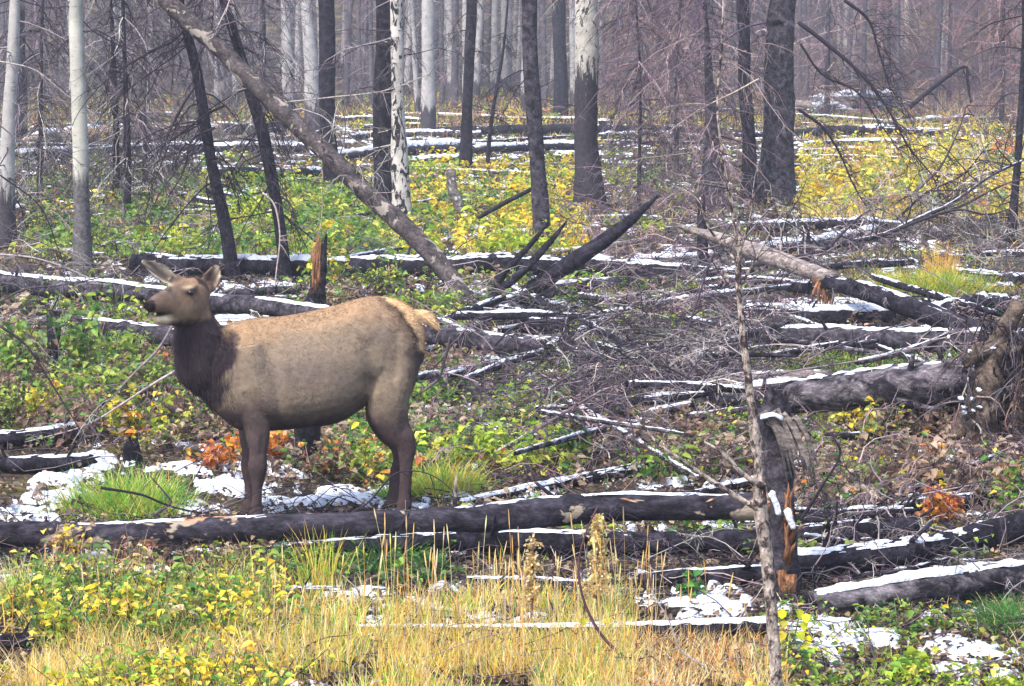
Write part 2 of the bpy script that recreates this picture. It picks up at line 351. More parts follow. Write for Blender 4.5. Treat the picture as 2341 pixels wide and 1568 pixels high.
# where snow has stayed: image row/column of the patch, its reach and strength
SN = [(60, 1090, 200, 40, .9), (200, 1060, 130, 24, .7), (110, 1140, 160, 24, 1.0), (60, 1180, 160, 16, .8), (380, 1075, 120, 18, .9), (520, 1120, 130, 26, 1.1), (640, 1090, 120, 20, .8), (720, 1150, 200, 14, 1.1), (500, 1160, 180, 12, .8), (800, 1135, 90, 16, .5),
      (360, 1330, 170, 22, .95), (60, 1340, 130, 16, .9), (700, 1352, 150, 18, 1.1), (250, 1290, 120, 14, .8), (270, 1300, 120, 12, .4), (600, 1250, 100, 10, .8),
      (900, 1390, 110, 16, .5), (980, 1350, 50, 10, .5), (1300, 1430, 400, 10, .5), (1560, 1390, 60, 10, .4), (1640, 1395, 140, 34, .9), (1640, 1435, 160, 18, .8), (1500, 1425, 150, 10, .6),
      (1960, 1480, 190, 26, .85), (2200, 1490, 220, 30, .85), (2080, 1535, 240, 22, .75), (2280, 1555, 140, 24, .8), (1880, 1440, 80, 18, 1), (1900, 1500, 60, 20, .6), (2150, 1455, 120, 12, .6),
      (1100, 840, 60, 26, .6), (1200, 760, 120, 10, .5), (1290, 690, 90, 12, .6), (1150, 770, 100, 8, .4), (1340, 850, 140, 26, .75), (1420, 835, 120, 14, .5), (1500, 880, 60, 14, .5), (1420, 790, 90, 8, .5), (1560, 800, 80, 10, .3),
      (1760, 700, 110, 12, .9), (1740, 730, 90, 8, .7), (2050, 690, 160, 8, .5), (2240, 630, 90, 10, .7), (2000, 600, 100, 6, .3), (2290, 660, 60, 6, .5), (2050, 800, 60, 4, .3),
      (1900, 1130, 100, 16, .8), (2020, 1150, 120, 14, .6), (2190, 1060, 50, 34, .8), (2230, 1100, 60, 16, .6), (2100, 1100, 100, 12, .4), (2320, 1140, 60, 16, .8), (1900, 1185, 150, 10, .4), (1650, 1215, 120, 9, .6), (2100, 1310, 90, 6, .3),
      (960, 820, 60, 20, .5), (1260, 900, 40, 10, .4), (1150, 980, 60, 8, .4), (850, 1020, 40, 12, .5), (1120, 1068, 60, 8, .7), (1320, 1065, 80, 8, .5), (1420, 1110, 130, 9, .4), (800, 975, 30, 8, .2),
      (100, 350, 90, 10, .5), (600, 345, 300, 8, .5), (1000, 330, 140, 14, .5), (1150, 345, 120, 10, .5), (1300, 345, 120, 8, .5), (950, 360, 130, 8, .4), (1950, 330, 160, 6, .4), (1500, 310, 140, 6, .3), (30, 560, 60, 8, .3), (880, 640, 200, 6, .2), (520, 735, 60, 12, .7), (660, 668, 30, 16, .5)]
def snow_w(X, Y, G):
    b = (CH - G) / Y; vv = CV + F * np.tan(np.arctan(b) - PITCH); uu = CU + X / (Y * cp + (CH - G) * sp) * F; w_ = np.zeros(len(X))
    for (u, v_, ru, rv, s_) in SN: w_ = np.maximum(w_, s_ * np.exp(-((uu - u) / ru) ** 2 - ((vv - v_) / rv) ** 2))
    return w_
def region(n, u0, u1, v0, v1, thr=.0, sc_=1.2, seed=0, rs=RS, clear=1.35):
    u = rs.uniform(u0, u1, n); v_ = rs.uniform(v0, v1, n)
    G = ground(u, v_)
    G = G[rs.rand(len(G)) > snow_w(G[:, 0], G[:, 1], G[:, 2]) * clear]
    if thr: G = G[fbm(G[:, 0] * sc_, G[:, 1] * sc_ * .6, seed, 3) > thr]
    return G
def plants(acc, G, h, L, pl, nl=6, W=.7, spread=.12, stems=True, rs=RS):
    """low leafy plants: each G gets a stem and nl leaves"""
    N = len(G); hh = h * rs.uniform(.4, 1.2, N)
    tip = G + np.stack([rs.randn(N) * spread, rs.randn(N) * spread, hh], -1)
    sp_ = fbm(G[:, 0] * .9 + 3, G[:, 1] * .45, 61, 3); sp_ = (sp_ - .25) / .5 * len(pl) + rs.randn(N) * len(pl) * .10      # one kind of plant to a patch
    C0 = np.clip(pl[np.clip(sp_.astype(int), 0, len(pl) - 1)] * (1 + rs.randn(N, 1) * .15), .004, .9)
    f = rs.uniform(.25, 1.05, (N, nl, 1)); pos = (G[:, None] * (1 - f) + tip[:, None] * f).reshape(-1, 3) + rs.randn(N * nl, 3) * spread * .25
    C = np.repeat(C0, nl, axis=0); sw = rs.rand(N * nl) < .12; C[sw] = pick(pl, sw.sum(), .15, rs); C = C * rs.uniform(.75, 1.25, (N * nl, 1))
    LL = L * rs.uniform(.6, 1.3, N * nl) * np.repeat(rs.choice([.55, .8, 1.0, 1.2, 1.5], N), nl)
    leaves(acc, pos, rs.uniform(0, 6.28, N * nl), rs.uniform(-.6, .35, N * nl), LL, LL * W, C, roll=rs.randn(N * nl) * .4)
    if stems:
        P = np.stack([G, (G + tip) / 2 + rs.randn(N, 3) * .02, tip], 1)
        tubes(acc, P, taper(.004, .5, N, 3), pick(mixpal((BRN, 2), (TW_GREY, 1)), N, .2, rs), 3)
# ------------------------------------------------------------ fallen logs
def line_pts(pts, lift):
    """pts: (u, v, thickness_px[, lift]) along a lying log -> world centre line and radii"""
    P, R = [], []
    for p in pts:
        u, v_, th = p[:3]; lf = p[3] if len(p) > 3 else lift
        g = ground(u, v_ + th / 2, lf); y = float(g[1]); c = at_y(u, v_, y)
        r = th / 2 * y / F; c[1] += r * .3
        P.append(c); R.append(r)
    return np.array(P), np.array(R)
def snow_cap(P, R, amt, seed, parent, thick=.022, wide=1.0, side=0.0):
    """snow lying along the upper side of a log, ragged and broken where amt is low"""
    n = max(int(np.linalg.norm(np.diff(P, axis=0), axis=1).sum() / .022), 12)
    D = catmull(np.column_stack([P, R]), n); P = D[:, :3]; R = D[:, 3]
    T, A, B = frames(P); m = 19; th = np.linspace(-1, 1, m) * wide + side
    s = np.linspace(0, n * .022, n)
    fine = fbm(s[:, None] * 11, th[None] * 3.5 + 0 * s[:, None], seed + 9, 4)
    keep = fbm(s * 1.3, s * 0 + seed, seed, 3)[:, None] * .55 + fine * .5
    g = (keep - (1 - amt) * .46 - .28) * 4.5
    prof = 1 - (np.abs(np.linspace(-1, 1, m))[None] ** 1.8) * 1.15 - .15 + (fine - .5) * 1.6
    h = np.minimum(np.minimum(g, .9), prof) * thick * .62 * (.8 + .5 * (R[:, None] / .12))
    h[0] = h[-1] = -.02
    r = R[:, None] * 1.05 + np.clip(h, -.03, .1)
    V = P[:, None] + A[:, None] * (np.sin(th)[None] * r)[..., None] + B[:, None] * (np.cos(th)[None] * r)[..., None]
    i = np.arange(n - 1)[:, None] * m; j = np.arange(m - 1)[None]
    Q = np.stack([i + j, i + j + 1, i + m + j + 1, i + m + j], -1).reshape(-1, 4)
    ok = (h.reshape(-1)[Q] > -.008).any(1); Q = Q[ok]
    if len(Q) < 10: return
    used = np.unique(Q); mp_ = np.zeros(n * m, int); mp_[used] = np.arange(len(used))
    mesh('snow_cap', V.reshape(-1, 3)[used], mp_[Q][:, ::-1], M['snow'], parent)
LOGN = 0
def log(label, pts, mat='char', lift=0.0, snow=.5, jag=(.04, .04), stubs=4, wide=.8, side=-.1, thick=.022, name='fallen_log', cat='log',
        group='fallen burnt logs', P=None, R=None, twigs=0, twl=.6, pl=None, rough=.13):
    global LOGN; LOGN += 1; sd_ = LOGN * 13
    if P is None: P, R = line_pts(pts, lift)
    length = np.linalg.norm(np.diff(P, axis=0), axis=1).sum(); n = max(int(length / .07), 14)
    D = catmull(np.column_stack([P, R]), n)
    D[:, 0] += (vnoise(np.arange(n) * .12, 0 * D[:, 0], sd_) - .5) * R.mean() * .3; D[:, 2] += (vnoise(np.arange(n) * .1, 0 * D[:, 0] + 5, sd_) - .5) * R.mean() * .4
    root = empty(name, P[len(P) // 2] * [1, 1, 0], label, cat, group)
    a = Acc(); limb(a, D[:, :3], D[:, 3], 16, rough, sd_, None, jag)
    rs = np.random.RandomState(sd_)
    for k in range(stubs):
        i = rs.randint(1, n - 1); az = rs.uniform(0, 6.28); d = rot_dir(az, rs.uniform(-.2, 1.2)); L = rs.uniform(.06, .22) + R.mean()
        q = D[i, :3] + np.outer(np.linspace(0, 1, 4), d * L); limb(a, q, np.linspace(.22, .1, 4) * D[i, 3], 6, .1, sd_ + k, None, (0, .01))
    a.out('trunk', M[mat], root)
    if snow: snow_cap(D[:, :3], D[:, 3], snow - (.15 if snow < .8 else .08), sd_, root, thick, wide * .84, side)
    if twigs:
        b = Acc(); i = rs.randint(1, n - 1, twigs); i2 = D[i, :3]
        branchwork(b, i2, rs.uniform(0, 6.28, twigs), rs.uniform(-.1, 1.3, twigs), rs.uniform(.4, 1.2, twigs) * twl, .009, pl if pl is not None else TW_GREY, 5, .35, rs=rs)
        b.out('branches', M['twig'], root)
    return root, D
# --- foreground
log('long charred foreground log before the elk, peeling to bare wood at its right end',
    [(-260, 1226, 64, .06), (130, 1222, 60, .1), (500, 1216, 64, .13), (900, 1198, 66, .16), (1350, 1163, 68, .2), (1560, 1160, 66, .2), (1752, 1161, 62, .2)], 'char_peel', 0, .20, (.02, .08), 7, .62, -.1, .014)
log('thinner charred log lying just under the long foreground log', [(380, 1284, 36), (640, 1262, 38, .05), (900, 1240, 42, .1), (1150, 1240, 54, .05), (1500, 1242, 56, .03), (1745, 1240, 54, .02)], 'char', 0, .36, stubs=9, thick=.018)
log('charred log capped with snow ending at the split stump, in front of the long log', [(1462, 1330, 32), (1600, 1320, 42), (1760, 1310, 50)], 'char', 0, .62)
log('thick charred log with a clean snow ridge at the lower right, cut end facing left', [(1856, 1384, 66), (1960, 1372, 74), (2150, 1350, 78), (2360, 1320, 82), (2560, 1295, 86)], 'silver', 0, .66, (.05, .05), 3, .8, -.1, .03)
log('long charred log with blotchy snow rising to the right edge', [(1760, 1300, 56), (1900, 1292, 68), (2080, 1270, 70), (2220, 1230, 70), (2360, 1205, 76), (2600, 1180, 80)], 'char', 0, .60, stubs=6, wide=1.25, side=-.3, thick=.03)
log('short charred log with a rounded broken end behind the blotchy snowy one', [(1790, 1228, 44), (1900, 1220, 50), (2090, 1208, 46)], 'char', 0.02, .50)
log('low log buried under snow and yellow grass along the bottom', [(800, 1440, 18), (1100, 1443, 22), (1400, 1441, 32), (1620, 1440, 44), (1760, 1436, 44)], 'char', .03, .78, wide=1.1, thick=.02)
log('dark charred log in the bottom left corner behind yellow leaves', [(-60, 1478, 50), (60, 1472, 44), (150, 1468, 36)], 'char', 0, .1)
log('short snowy log between the two thick logs at right', [(2060, 1284, 22), (2180, 1290, 26), (2320, 1302, 26)], 'char_grey', 0, .7, wide=1.2, thick=.03)
log('small charred log with snow on top at the left edge, near the grass tuft', [(8, 1060, 36), (110, 1062, 42), (205, 1056, 34)], 'char', 0, .62)
log('short charred log end with a snow patch at the left edge, among green leaves', [(-60, 1012, 36), (60, 1000, 40), (185, 985, 44)], 'char', .02, .44, wide=1.0)
log('snow covered branch slanting up behind the long foreground log', [(1050, 1152, 14), (1200, 1122, 20), (1340, 1096, 26), (1478, 1072, 30)], 'char', 0.0, .86, wide=1.5, thick=.03, stubs=1)
log('snowy limb behind the peeled end of the foreground log', [(1590, 1130, 18), (1660, 1115, 24), (1740, 1098, 26)], 'char', 0.02, .75, wide=1.2)
log('thin snow dusted stick propped up amid brush', [(1378, 1012, 12, .0), (1430, 988, 14, .1), (1492, 966, 13, .16)], 'grey_wood', 0, .75, wide=1.3, stubs=0)
log('low dark log in snow behind the blotchy log', [(1850, 1162, 16), (2000, 1160, 24), (2200, 1158, 20)], 'char', 0, .6, wide=1.2)
log('log with snow along it below the grass tuft', [(560, 1358, 26), (680, 1356, 28), (790, 1350, 20)], 'char', 0, .66, wide=1.2, thick=.03)
log('thin charred log on the snow at the lower left', [(420, 1300, 24), (520, 1302, 26), (620, 1306, 18)], 'char', 0, .4)
# --- middle distance
log('long snow ridged log running behind the head and back of the elk', [(-200, 618, 44, .25), (0, 646, 46, .25), (340, 675, 46, .22), (560, 697, 44, .2), (760, 722, 40, .18), (1000, 762, 44, .15), (1200, 790, 48, .1), (1410, 812, 42, .04)],
    'char_grey', 0, .56, stubs=9, twigs=14, twl=.7)
log('charred log crossing behind the neck of the elk, below the snow ridged one', [(150, 738, 34, .2), (300, 758, 44, .2), (420, 776, 46, .2), (700, 824, 44, .1), (960, 876, 44, .03), (1060, 890, 40), (1180, 916, 26)], 'char_grey', 0, .30, stubs=8, twigs=8, twl=.5)
log('dark snow topped log spanning the clearing below the mossy bank', [(300, 600, 40, .05), (560, 606, 44, .05), (900, 612, 48, .05), (1060, 606, 44, .1), (1300, 610, 48, .05), (1500, 620, 44, .08), (1720, 630, 34, .1)], 'char', 0, .57, stubs=10, wide=1.1, thick=.04)
log('curved charred limb with snow lying at the foot of the upright snag', [(1120, 702, 20), (1200, 676, 34), (1300, 655, 32), (1400, 648, 26), (1530, 640, 20)], 'char_grey', .05, .55, wide=1.1)
log('charred log end with snow behind the tan broken trunk, left of the grass tuft', [(1680, 712, 30), (1780, 720, 34), (1900, 722, 40), (2040, 718, 44)], 'char', 0, .62, wide=1.3, thick=.05)
log('thick snow topped charred log end in front of the yellow green grass tuft', [(2060, 728, 34), (2150, 712, 48), (2230, 702, 54), (2292, 700, 52)], 'char', 0, .66, wide=1.1, thick=.05)
log('charred log lying level beneath the leaning broken trunk', [(1700, 766, 36), (1850, 770, 46), (2050, 776, 56), (2250, 778, 54)], 'char_grey', 0.08, .50, stubs=8, thick=.035)
log('biggest charred log, snowy on top, running into the root plate', [(1484, 924, 50, .1), (1600, 918, 62, .12), (1740, 908, 76, .16), (1950, 892, 90, .22), (2150, 880, 100, .28), (2250, 870, 100, .3)], 'silver', 0, .58, (.0, .05), 6, .8, -.15, .03)
log('pitch black log end in the hollow beneath the biggest log', [(1990, 935, 60, .0), (2080, 948, 80, .0), (2190, 958, 96, .0)], 'char', 0, 0)
log('small pale bare log lying in front of the level charred log', [(1570, 884, 16), (1700, 866, 22), (1800, 858, 26), (1900, 856, 24)], 'grey_wood', .12, .35, stubs=2)
log('snowy log behind the root plate at the right edge', [(2240, 850, 40), (2330, 846, 50), (2480, 840, 54)], 'char_grey', 0, .6)
log('short dark limb lying left of the yellow green grass tuft', [(1870, 612, 14, .15), (1960, 606, 18, .12), (2085, 600, 15, .1)], 'char', .1, .45, stubs=2)
log('thin log with snow in the gap between the fallen trunks', [(1450, 598, 18), (1600, 588, 22), (1750, 572, 26), (1900, 552, 30), (2000, 530, 26)], 'char_grey', .05, .75, wide=1.3, thick=.05, stubs=6)
log('dark log with broken snow below the thickest burnt trunk', [(1460, 530, 14), (1640, 522, 22), (1800, 516, 26), (1960, 512, 24), (2080, 514, 14)], 'char', .0, .62, wide=1.2, thick=.05)
log('short dark log behind the small orange stump', [(520, 672, 20, .05), (600, 665, 22, .05), (735, 660, 22, .05)], 'char_grey', .05, .4)
log('snowy low log at the right edge by the thin burnt sapling', [(2240, 580, 12), (2300, 578, 14), (2420, 576, 16)], 'char', 0, .7, wide=1.3)
log('snow covered log at the right beyond the grass tuft', [(2180, 622, 18), (2280, 634, 24), (2400, 646, 28)], 'char', 0, .75, wide=1.4, thick=.05)
log('half hidden charred log lying left of the brush tangle', [(1040, 690, 12), (1180, 712, 18), (1330, 742, 24), (1450, 752, 18)], 'char_grey', .04, .3, twigs=6)
for lb, pts, mt, lf, sn in [
 ('grey log in the brush just right of the elk rump, lowest of three', [(1010, 985, 14), (1120, 1000, 20), (1230, 1022, 16)], 'silver', .03, .3),
 ('thin pale pole crossing the brush right of the elk at a slant', [(1180, 905, 9, .1), (1330, 850, 12, .25), (1470, 800, 10, .4)], 'grey_wood', .1, .3),
 ('dark pole slanting down right through the brush pile', [(1330, 730, 12, .5), (1450, 800, 16, .3), (1580, 880, 14, .05)], 'char', .1, .2),
 ('silvery pole lying level in front of the brush pile', [(1240, 880, 12, .05), (1400, 868, 16, .08), (1560, 862, 12, .1)], 'silver', .05, .5),
 ('short grey pole crossing the level log behind the sapling', [(1600, 800, 12, .3), (1700, 770, 15, .3), (1800, 735, 12, .35)], 'silver', .3, .3),
 ('grey slanting pole over the snow left of the root plate', [(1960, 830, 12, .2), (2080, 800, 15, .25), (2200, 752, 12, .4)], 'silver', .2, .4),
 ('low charred log among orange plants at right', [(1880, 1080, 16), (2000, 1072, 22), (2100, 1080, 16)], 'char_grey', .02, .5),
 ('slanting charred pole under the root plate', [(2050, 1130, 14, .02), (2170, 1092, 18, .1), (2290, 1040, 16, .25)], 'char', .02, .4),
 ('thin dark pole behind the blotchy snowy log', [(1830, 1270, 12, .1), (1960, 1250, 15, .1), (2090, 1240, 12, .1)], 'char', .1, .3),
 ('short charred log behind the split stump', [(1560, 1085, 14), (1640, 1070, 20), (1700, 1072, 16)], 'char_grey', .02, .5),
 ('silvery log lying left of the charred log with the snow patch', [(1480, 688, 14), (1590, 680, 20), (1700, 690, 16)], 'silver', .03, .6),
 ('pale pole on the bank under the straight burnt trunk', [(1260, 575, 8, .05), (1370, 566, 12, .1), (1480, 545, 10, .15)], 'grey_wood', .05, .4),
 ('grey log on the bank under the stout aspen', [(1280, 505, 10), (1400, 498, 14), (1520, 502, 12)], 'silver', .03, .5),
 ('charred log on the green bank below the black trunk', [(760, 545, 12), (880, 540, 18), (1000, 548, 14)], 'char_grey', .03, .4),
 ('silvery pole on the green bank left of the curving sapling', [(230, 520, 10), (340, 512, 14), (450, 520, 12)], 'silver', .03, .3),
 ('charred pole beneath the green shrubs at the left', [(0, 868, 16), (110, 880, 20), (230, 898, 14)], 'char_grey', .03, .4),
 ('charred pole running under the belly of the elk', [(620, 1035, 14), (740, 1028, 18), (850, 1036, 14)], 'char', .03, .3)]:
    log(lb, pts, mt, lf, sn, stubs=5, twigs=5, twl=.45)
# --- far logs
far = [('tan barkless log with snow, farthest left', [(60, 322, 24), (160, 308, 34), (350, 300, 38), (500, 296, 34)], 'tan_wood', .6),
 ('dark log lying right of the tan barkless one', [(480, 298, 26), (600, 292, 26), (760, 288, 18)], 'char', .35),
 ('snow covered log left of the tan barkless log, low on the bank', [(40, 356, 22), (110, 352, 24), (180, 350, 18)], 'char', .95),
 ('long thin log with snow behind the slender burnt saplings', [(190, 345, 12), (340, 336, 16), (520, 338, 22), (700, 338, 22)], 'char', .85),
 ('dark log low on the mossy bank at left', [(350, 396, 14), (480, 392, 24), (620, 398, 28), (780, 392, 18)], 'char', .42),
 ('bright snowy log left of the thin dark trunk', [(740, 356, 14), (850, 348, 20), (960, 340, 26), (1080, 334, 22)], 'char_grey', .95),
 ('snowy log in front of the bright one, ending at a yellow fern', [(880, 372, 12), (960, 368, 18), (1050, 366, 20)], 'char', .85),
 ('snowy log between the thin dark trunk and the straight burnt one', [(1080, 342, 20), (1200, 336, 20), (1320, 334, 20)], 'char', .85),
 ('snowy log end left of the charred aspen', [(1240, 360, 14), (1310, 356, 18)], 'char', .8),
 ('long dark log lying far behind the clearing', [(970, 300, 18), (1200, 296, 22), (1450, 296, 22), (1650, 300, 16)], 'char', .15),
 ('thin snow dusted log behind the long dark one', [(800, 312, 12), (900, 306, 16), (1100, 306, 14)], 'char_grey', .7),
 ('far snowy log right of the charred aspen', [(1370, 312, 14), (1480, 306, 14), (1600, 314, 12)], 'char', .7),
 ('dark snow topped log behind the thickest trunk, right side', [(1600, 322, 10), (1820, 303, 18), (2000, 298, 24), (2150, 304, 16)], 'char', .4),
 ('pale long log at the far right edge', [(2020, 280, 12), (2200, 272, 14), (2400, 270, 14)], 'grey_wood', .6),
 ('snowy thin log at the top of the yellow grass', [(1840, 330, 10), (1950, 326, 12), (2080, 326, 12)], 'char', .95),
 ('distant snowy log between pale birches', [(780, 272, 8), (860, 270, 10), (960, 276, 8)], 'char', .8),
 ('distant dark log near the far thin trunk', [(1240, 272, 10), (1330, 276, 12), (1400, 280, 10)], 'char', .6)]
for lb, pts, mt, sn in far: log(lb, pts, mt, 0.02, sn, stubs=2, wide=1.35, thick=.075, rough=.12)
rs = np.random.RandomState(31)
LM = [(90, 300, 'the left edge trunk'), (190, 500, 'the pale aspen'), (90, 470, 'the left edge trunk'), (430, 300, 'the far tan log'), (510, 520, 'the curved sapling'), (650, 520, 'the slender sapling'), (720, 330, 'the leaning tree'), (840, 440, 'the leaning tree'),
      (890, 500, 'the flaking birch'), (900, 320, 'the black trunk'), (1065, 340, 'the thin dark trunk'), (1230, 340, 'the straight trunk'), (1345, 340, 'the stout aspen'), (1630, 330, 'the mauve trunk'), (1775, 340, 'the thickest trunk'), (2000, 320, 'the yellow grass'), (2250, 340, 'the right edge sapling'),
      (1040, 720, 'the foot of the leaning tree'), (1250, 660, 'the pointed snag'), (1100, 850, 'the elk rump'), (1080, 980, 'the elk hind legs'), (1400, 790, 'the brush pile'), (1360, 930, 'the brush pile front'), (1700, 700, 'the top of the sapling'), (1700, 850, 'the middle of the sapling'), (1600, 940, 'the left end of the biggest log'),
      (1900, 660, 'the broken tan trunk'), (2130, 680, 'the wide grass tuft'), (2000, 780, 'the level log'), (2000, 880, 'the biggest log'), (2200, 960, 'the root plate'), (1900, 1080, 'the split stump'), (2130, 1180, 'the tall orange plant'), (1900, 1240, 'the rounded log end'), (2150, 1260, 'the blotchy log'), (1950, 1330, 'the thick ridge log'), (2250, 1330, 'the thick ridge log')]
WORD = {'silver': 'silvery', 'char_grey': 'dark grey', 'grey_wood': 'bare grey', 'char': 'black', 'tan_wood': 'tan'}
ORD = ['', 'second ', 'third ', 'fourth ', 'fifth ', 'sixth ', 'seventh ']
def scatter_named(n, u0, u1, v0, v1, th0, th1, ln0, ln1, mats, noun, group, lift=.05, name='fallen_pole', slope=.10, cat='pole', sn=.55):
    seen = {}; pl_ = sorted([(rs.uniform(u0, u1), rs.uniform(v0, v1)) for _ in range(n)])
    for u, v_ in pl_:
        ln = rs.uniform(ln0, ln1); sl = rs.normal(0, slope); th = rs.uniform(th0, th1); e = rs.uniform(0, lift, 2); mt = mats[rs.randint(len(mats))]
        near = min(LM, key=lambda q: (q[0] - u) ** 2 + ((q[1] - v_) * 2) ** 2)[2]; lean = 'level' if abs(sl) < .05 else 'rising to the right' if sl < 0 else 'falling to the right'
        key = (WORD[mt], near, lean); k = seen.get(key, 0); seen[key] = k + 1
        lb = ORD[min(k, 6)] + '%s %s by %s, %s' % (WORD[mt], noun, near, lean if lean != 'level' else 'lying level')
        log(lb, [(u - ln / 2, v_ - sl * ln / 2, th * .8, e[0]), (u, v_ + rs.uniform(-2, 2), th, e.mean()), (u + ln / 2, v_ + sl * ln / 2, th * .6, e[1])], mt, 0, sn * rs.uniform(.7, 1.3), stubs=2, name=name, cat=cat, group=group, wide=1.1, twigs=2, twl=.3, thick=.03)
scatter_named(34, 1000, 2250, 650, 1000, 11, 22, 130, 380, ['silver', 'char_grey', 'char', 'char'], 'slim pole', 'slim poles in the brush right of the elk', .35, slope=.22)
scatter_named(22, 60, 1000, 380, 600, 7, 13, 90, 260, ['silver', 'char_grey', 'char'], 'slim pole', 'slim poles on the leafy bank behind the elk', .15)
scatter_named(30, 60, 2341, 245, 400, 5, 11, 90, 320, ['char_grey', 'char', 'silver', 'tan_wood'], 'thin far log', 'thin logs far back on the forest floor', .05, 'fallen_log', .05, 'log', .8)
scatter_named(16, 1780, 2400, 1010, 1340, 8, 15, 90, 260, ['char', 'char_grey'], 'slim pole', 'slim poles among the logs at lower right', .15, slope=.15)
for lb, pts, mt, lf, sn in [
 ('thick black log with snow just right of the split stump, under the rounded log end', [(1800, 1190, 30), (1950, 1180, 38), (2080, 1176, 32)], 'char', .0, .5),
 ('stout charred log slanting down left in the brush below the pointed snag', [(1150, 760, 24, .05), (1290, 742, 32, .1), (1440, 716, 28, .1)], 'char', .05, .6),
 ('stout charred log lying in the brush between the elk and the biggest log', [(1130, 948, 26), (1280, 940, 34, .02), (1430, 936, 30, .05)], 'char', .0, .5),
 ('stout snow topped log under the broken tan trunk', [(1560, 652, 24), (1700, 648, 32), (1850, 660, 28)], 'char', .02, .65),
 ('thick charred log at the right edge above the blotchy log', [(2150, 1150, 30), (2260, 1140, 40), (2420, 1130, 44)], 'char', .0, .6),
 ('thick charred log hidden in weeds below the stump at lower centre', [(1060, 1330, 30), (1220, 1336, 36), (1380, 1340, 26)], 'char', 0, .5)]:
    log(lb, pts, mt, lf, sn, stubs=6, twigs=6, twl=.4)
# --- logs lying propped up or slanting: points (u, v, thickness, depth)
def prop(label, pts, mat, snow=0, **k):
    P = np.array([at_y(p[0], p[1], p[3]) for p in pts]); R = np.array([p[2] / 2 * p[3] / F for p in pts])
    return log(label, None, mat, P=P, R=R, snow=snow, **k)
gy = lambda v_: float(ground(1170, v_)[1])
prop('big dead trunk leaning steeply up to the left across the clearing, bark flaking off',
     [(1078, 705, 40, 30.2), (1000, 596, 44, 30.6), (860, 462, 43, 31), (720, 322, 43, 31.3), (620, 232, 41, 31.5), (520, 130, 41, 31.8), (375, -5, 40, 32), (150, -215, 40, 32.4), (-150, -480, 26, 33)],
     'char_pale', 0, stubs=10, wide=.6, side=-.2, name='leaning_tree', cat='dead tree', group=None, twigs=46, twl=1.2, pl=TW_GREY, thick=.02)
prop('charred snag jutting up to the right with a pointed tip', [(1150, 706, 30, 30.6), (1280, 618, 40, 30.4), (1370, 560, 36, 30.3), (1440, 505, 26, 30.2), (1500, 450, 6, 30.2)], 'char', .12, stubs=3, side=-.5, name='leaning_snag', cat='snag', group=None)
prop('thin dark forked limb rising left of the pointed snag', [(1105, 690, 16, 30.9), (1160, 615, 16, 30.7), (1215, 555, 12, 30.6), (1250, 512, 6, 30.5)], 'char', 0, stubs=1, name='dead_limb', cat='limb', group=None)
prop('thin dark limb between the forked limb and the pointed snag', [(1108, 690, 16, 30.6), (1190, 622, 20, 30.4), (1250, 560, 15, 30.3), (1292, 508, 5, 30.2)], 'char', 0, stubs=2, name='dead_limb', cat='limb', group=None)
prop('broken barkless tan trunk resting its splintered orange end on the snapped dark one', [(1562, 520, 10, 30.5), (1640, 545, 26, 30), (1740, 580, 40, 29.5), (1840, 615, 40, 29), (1902, 640, 34, 28.7)], 'grey_wood', .1, stubs=3, jag=(.3, .12), name='broken_trunk', cat='dead tree', group=None, wide=.6)
prop('dark snapped trunk slanting down to the root plate at right', [(1893, 640, 30, 28.6), (1980, 664, 44, 28.2), (2080, 702, 48, 27.8), (2180, 738, 50, 27.4), (2265, 765, 48, 27)], 'char', .12, stubs=5, jag=(.1, .05), name='broken_trunk', cat='dead tree', group=None, twigs=8)
a = Acc(); limb(a, catmull([at_y(1868, 632, 28.95), at_y(1890, 640, 28.8), at_y(1908, 650, 28.75)], 8), np.array([.09, .105, .11, .11, .105, .1, .09, .07]), 12, .3, 3, None, (.12, .1))
for k in range(14):
    p = at_y(1868 + RS.uniform(0, 40), 645 + RS.uniform(-8, 12), 28.65); limb(a, [p, p + [RS.uniform(-.08, .05), -.03, -.15], p + [RS.uniform(-.12, .06), -.02, -RS.uniform(.2, .45)]], [.02, .013, .003], 5, .2, k)
o = a.out('splintered_wood', M['orange_wood']); tag(o, 'orange splintered wood at the joint of the two snapped trunks', 'wood splinters')
prop('leafless grey limb rising to the upper right with many bent twigs', [(1700, 606, 12, 31), (1820, 590, 12, 31), (1930, 556, 12, 31), (2020, 536, 11, 31), (2110, 496, 10, 31), (2180, 462, 8, 31), (2260, 405, 6, 31), (2341, 366, 4, 31)], 'char_grey', .5, stubs=12, name='dead_limb', cat='limb', group=None, twigs=90, twl=1.3, pl=TW_GREY)
prop('thin dark pole leaning right among yellow ferns, ahead of the straight burnt trunk', [(1095, 497, 9, 41), (1150, 465, 11, 41), (1215, 432, 9, 41)], 'char', 0, stubs=0, name='dead_limb', cat='limb', group=None)
prop('pale twisted bare limb on the bank left of the thin dark trunk', [(1030, 392, 20, 43), (1034, 430, 24, 43), (1046, 460, 22, 43), (1052, 492, 16, 43)], 'grey_wood', .35, stubs=6, name='dead_limb', cat='limb', group=None, wide=1.0, rough=.3)
# cut disc of the biggest log
a = Acc(); c0 = at_y(1462, 932, float(ground(1462, 958, .1)[1])); th = np.linspace(0, 6.283, 20, endpoint=False)
limb(a, [c0 + [-.012, -.05, 0], c0 + [.02, -.03, 0], c0 + [.06, 0, 0]], [.075, .082, .085], 18, .1, 4)
tag(a.out('sawn_log_end', M['tan_wood']), 'pale tan broken face of a log end in the brush', 'log end')
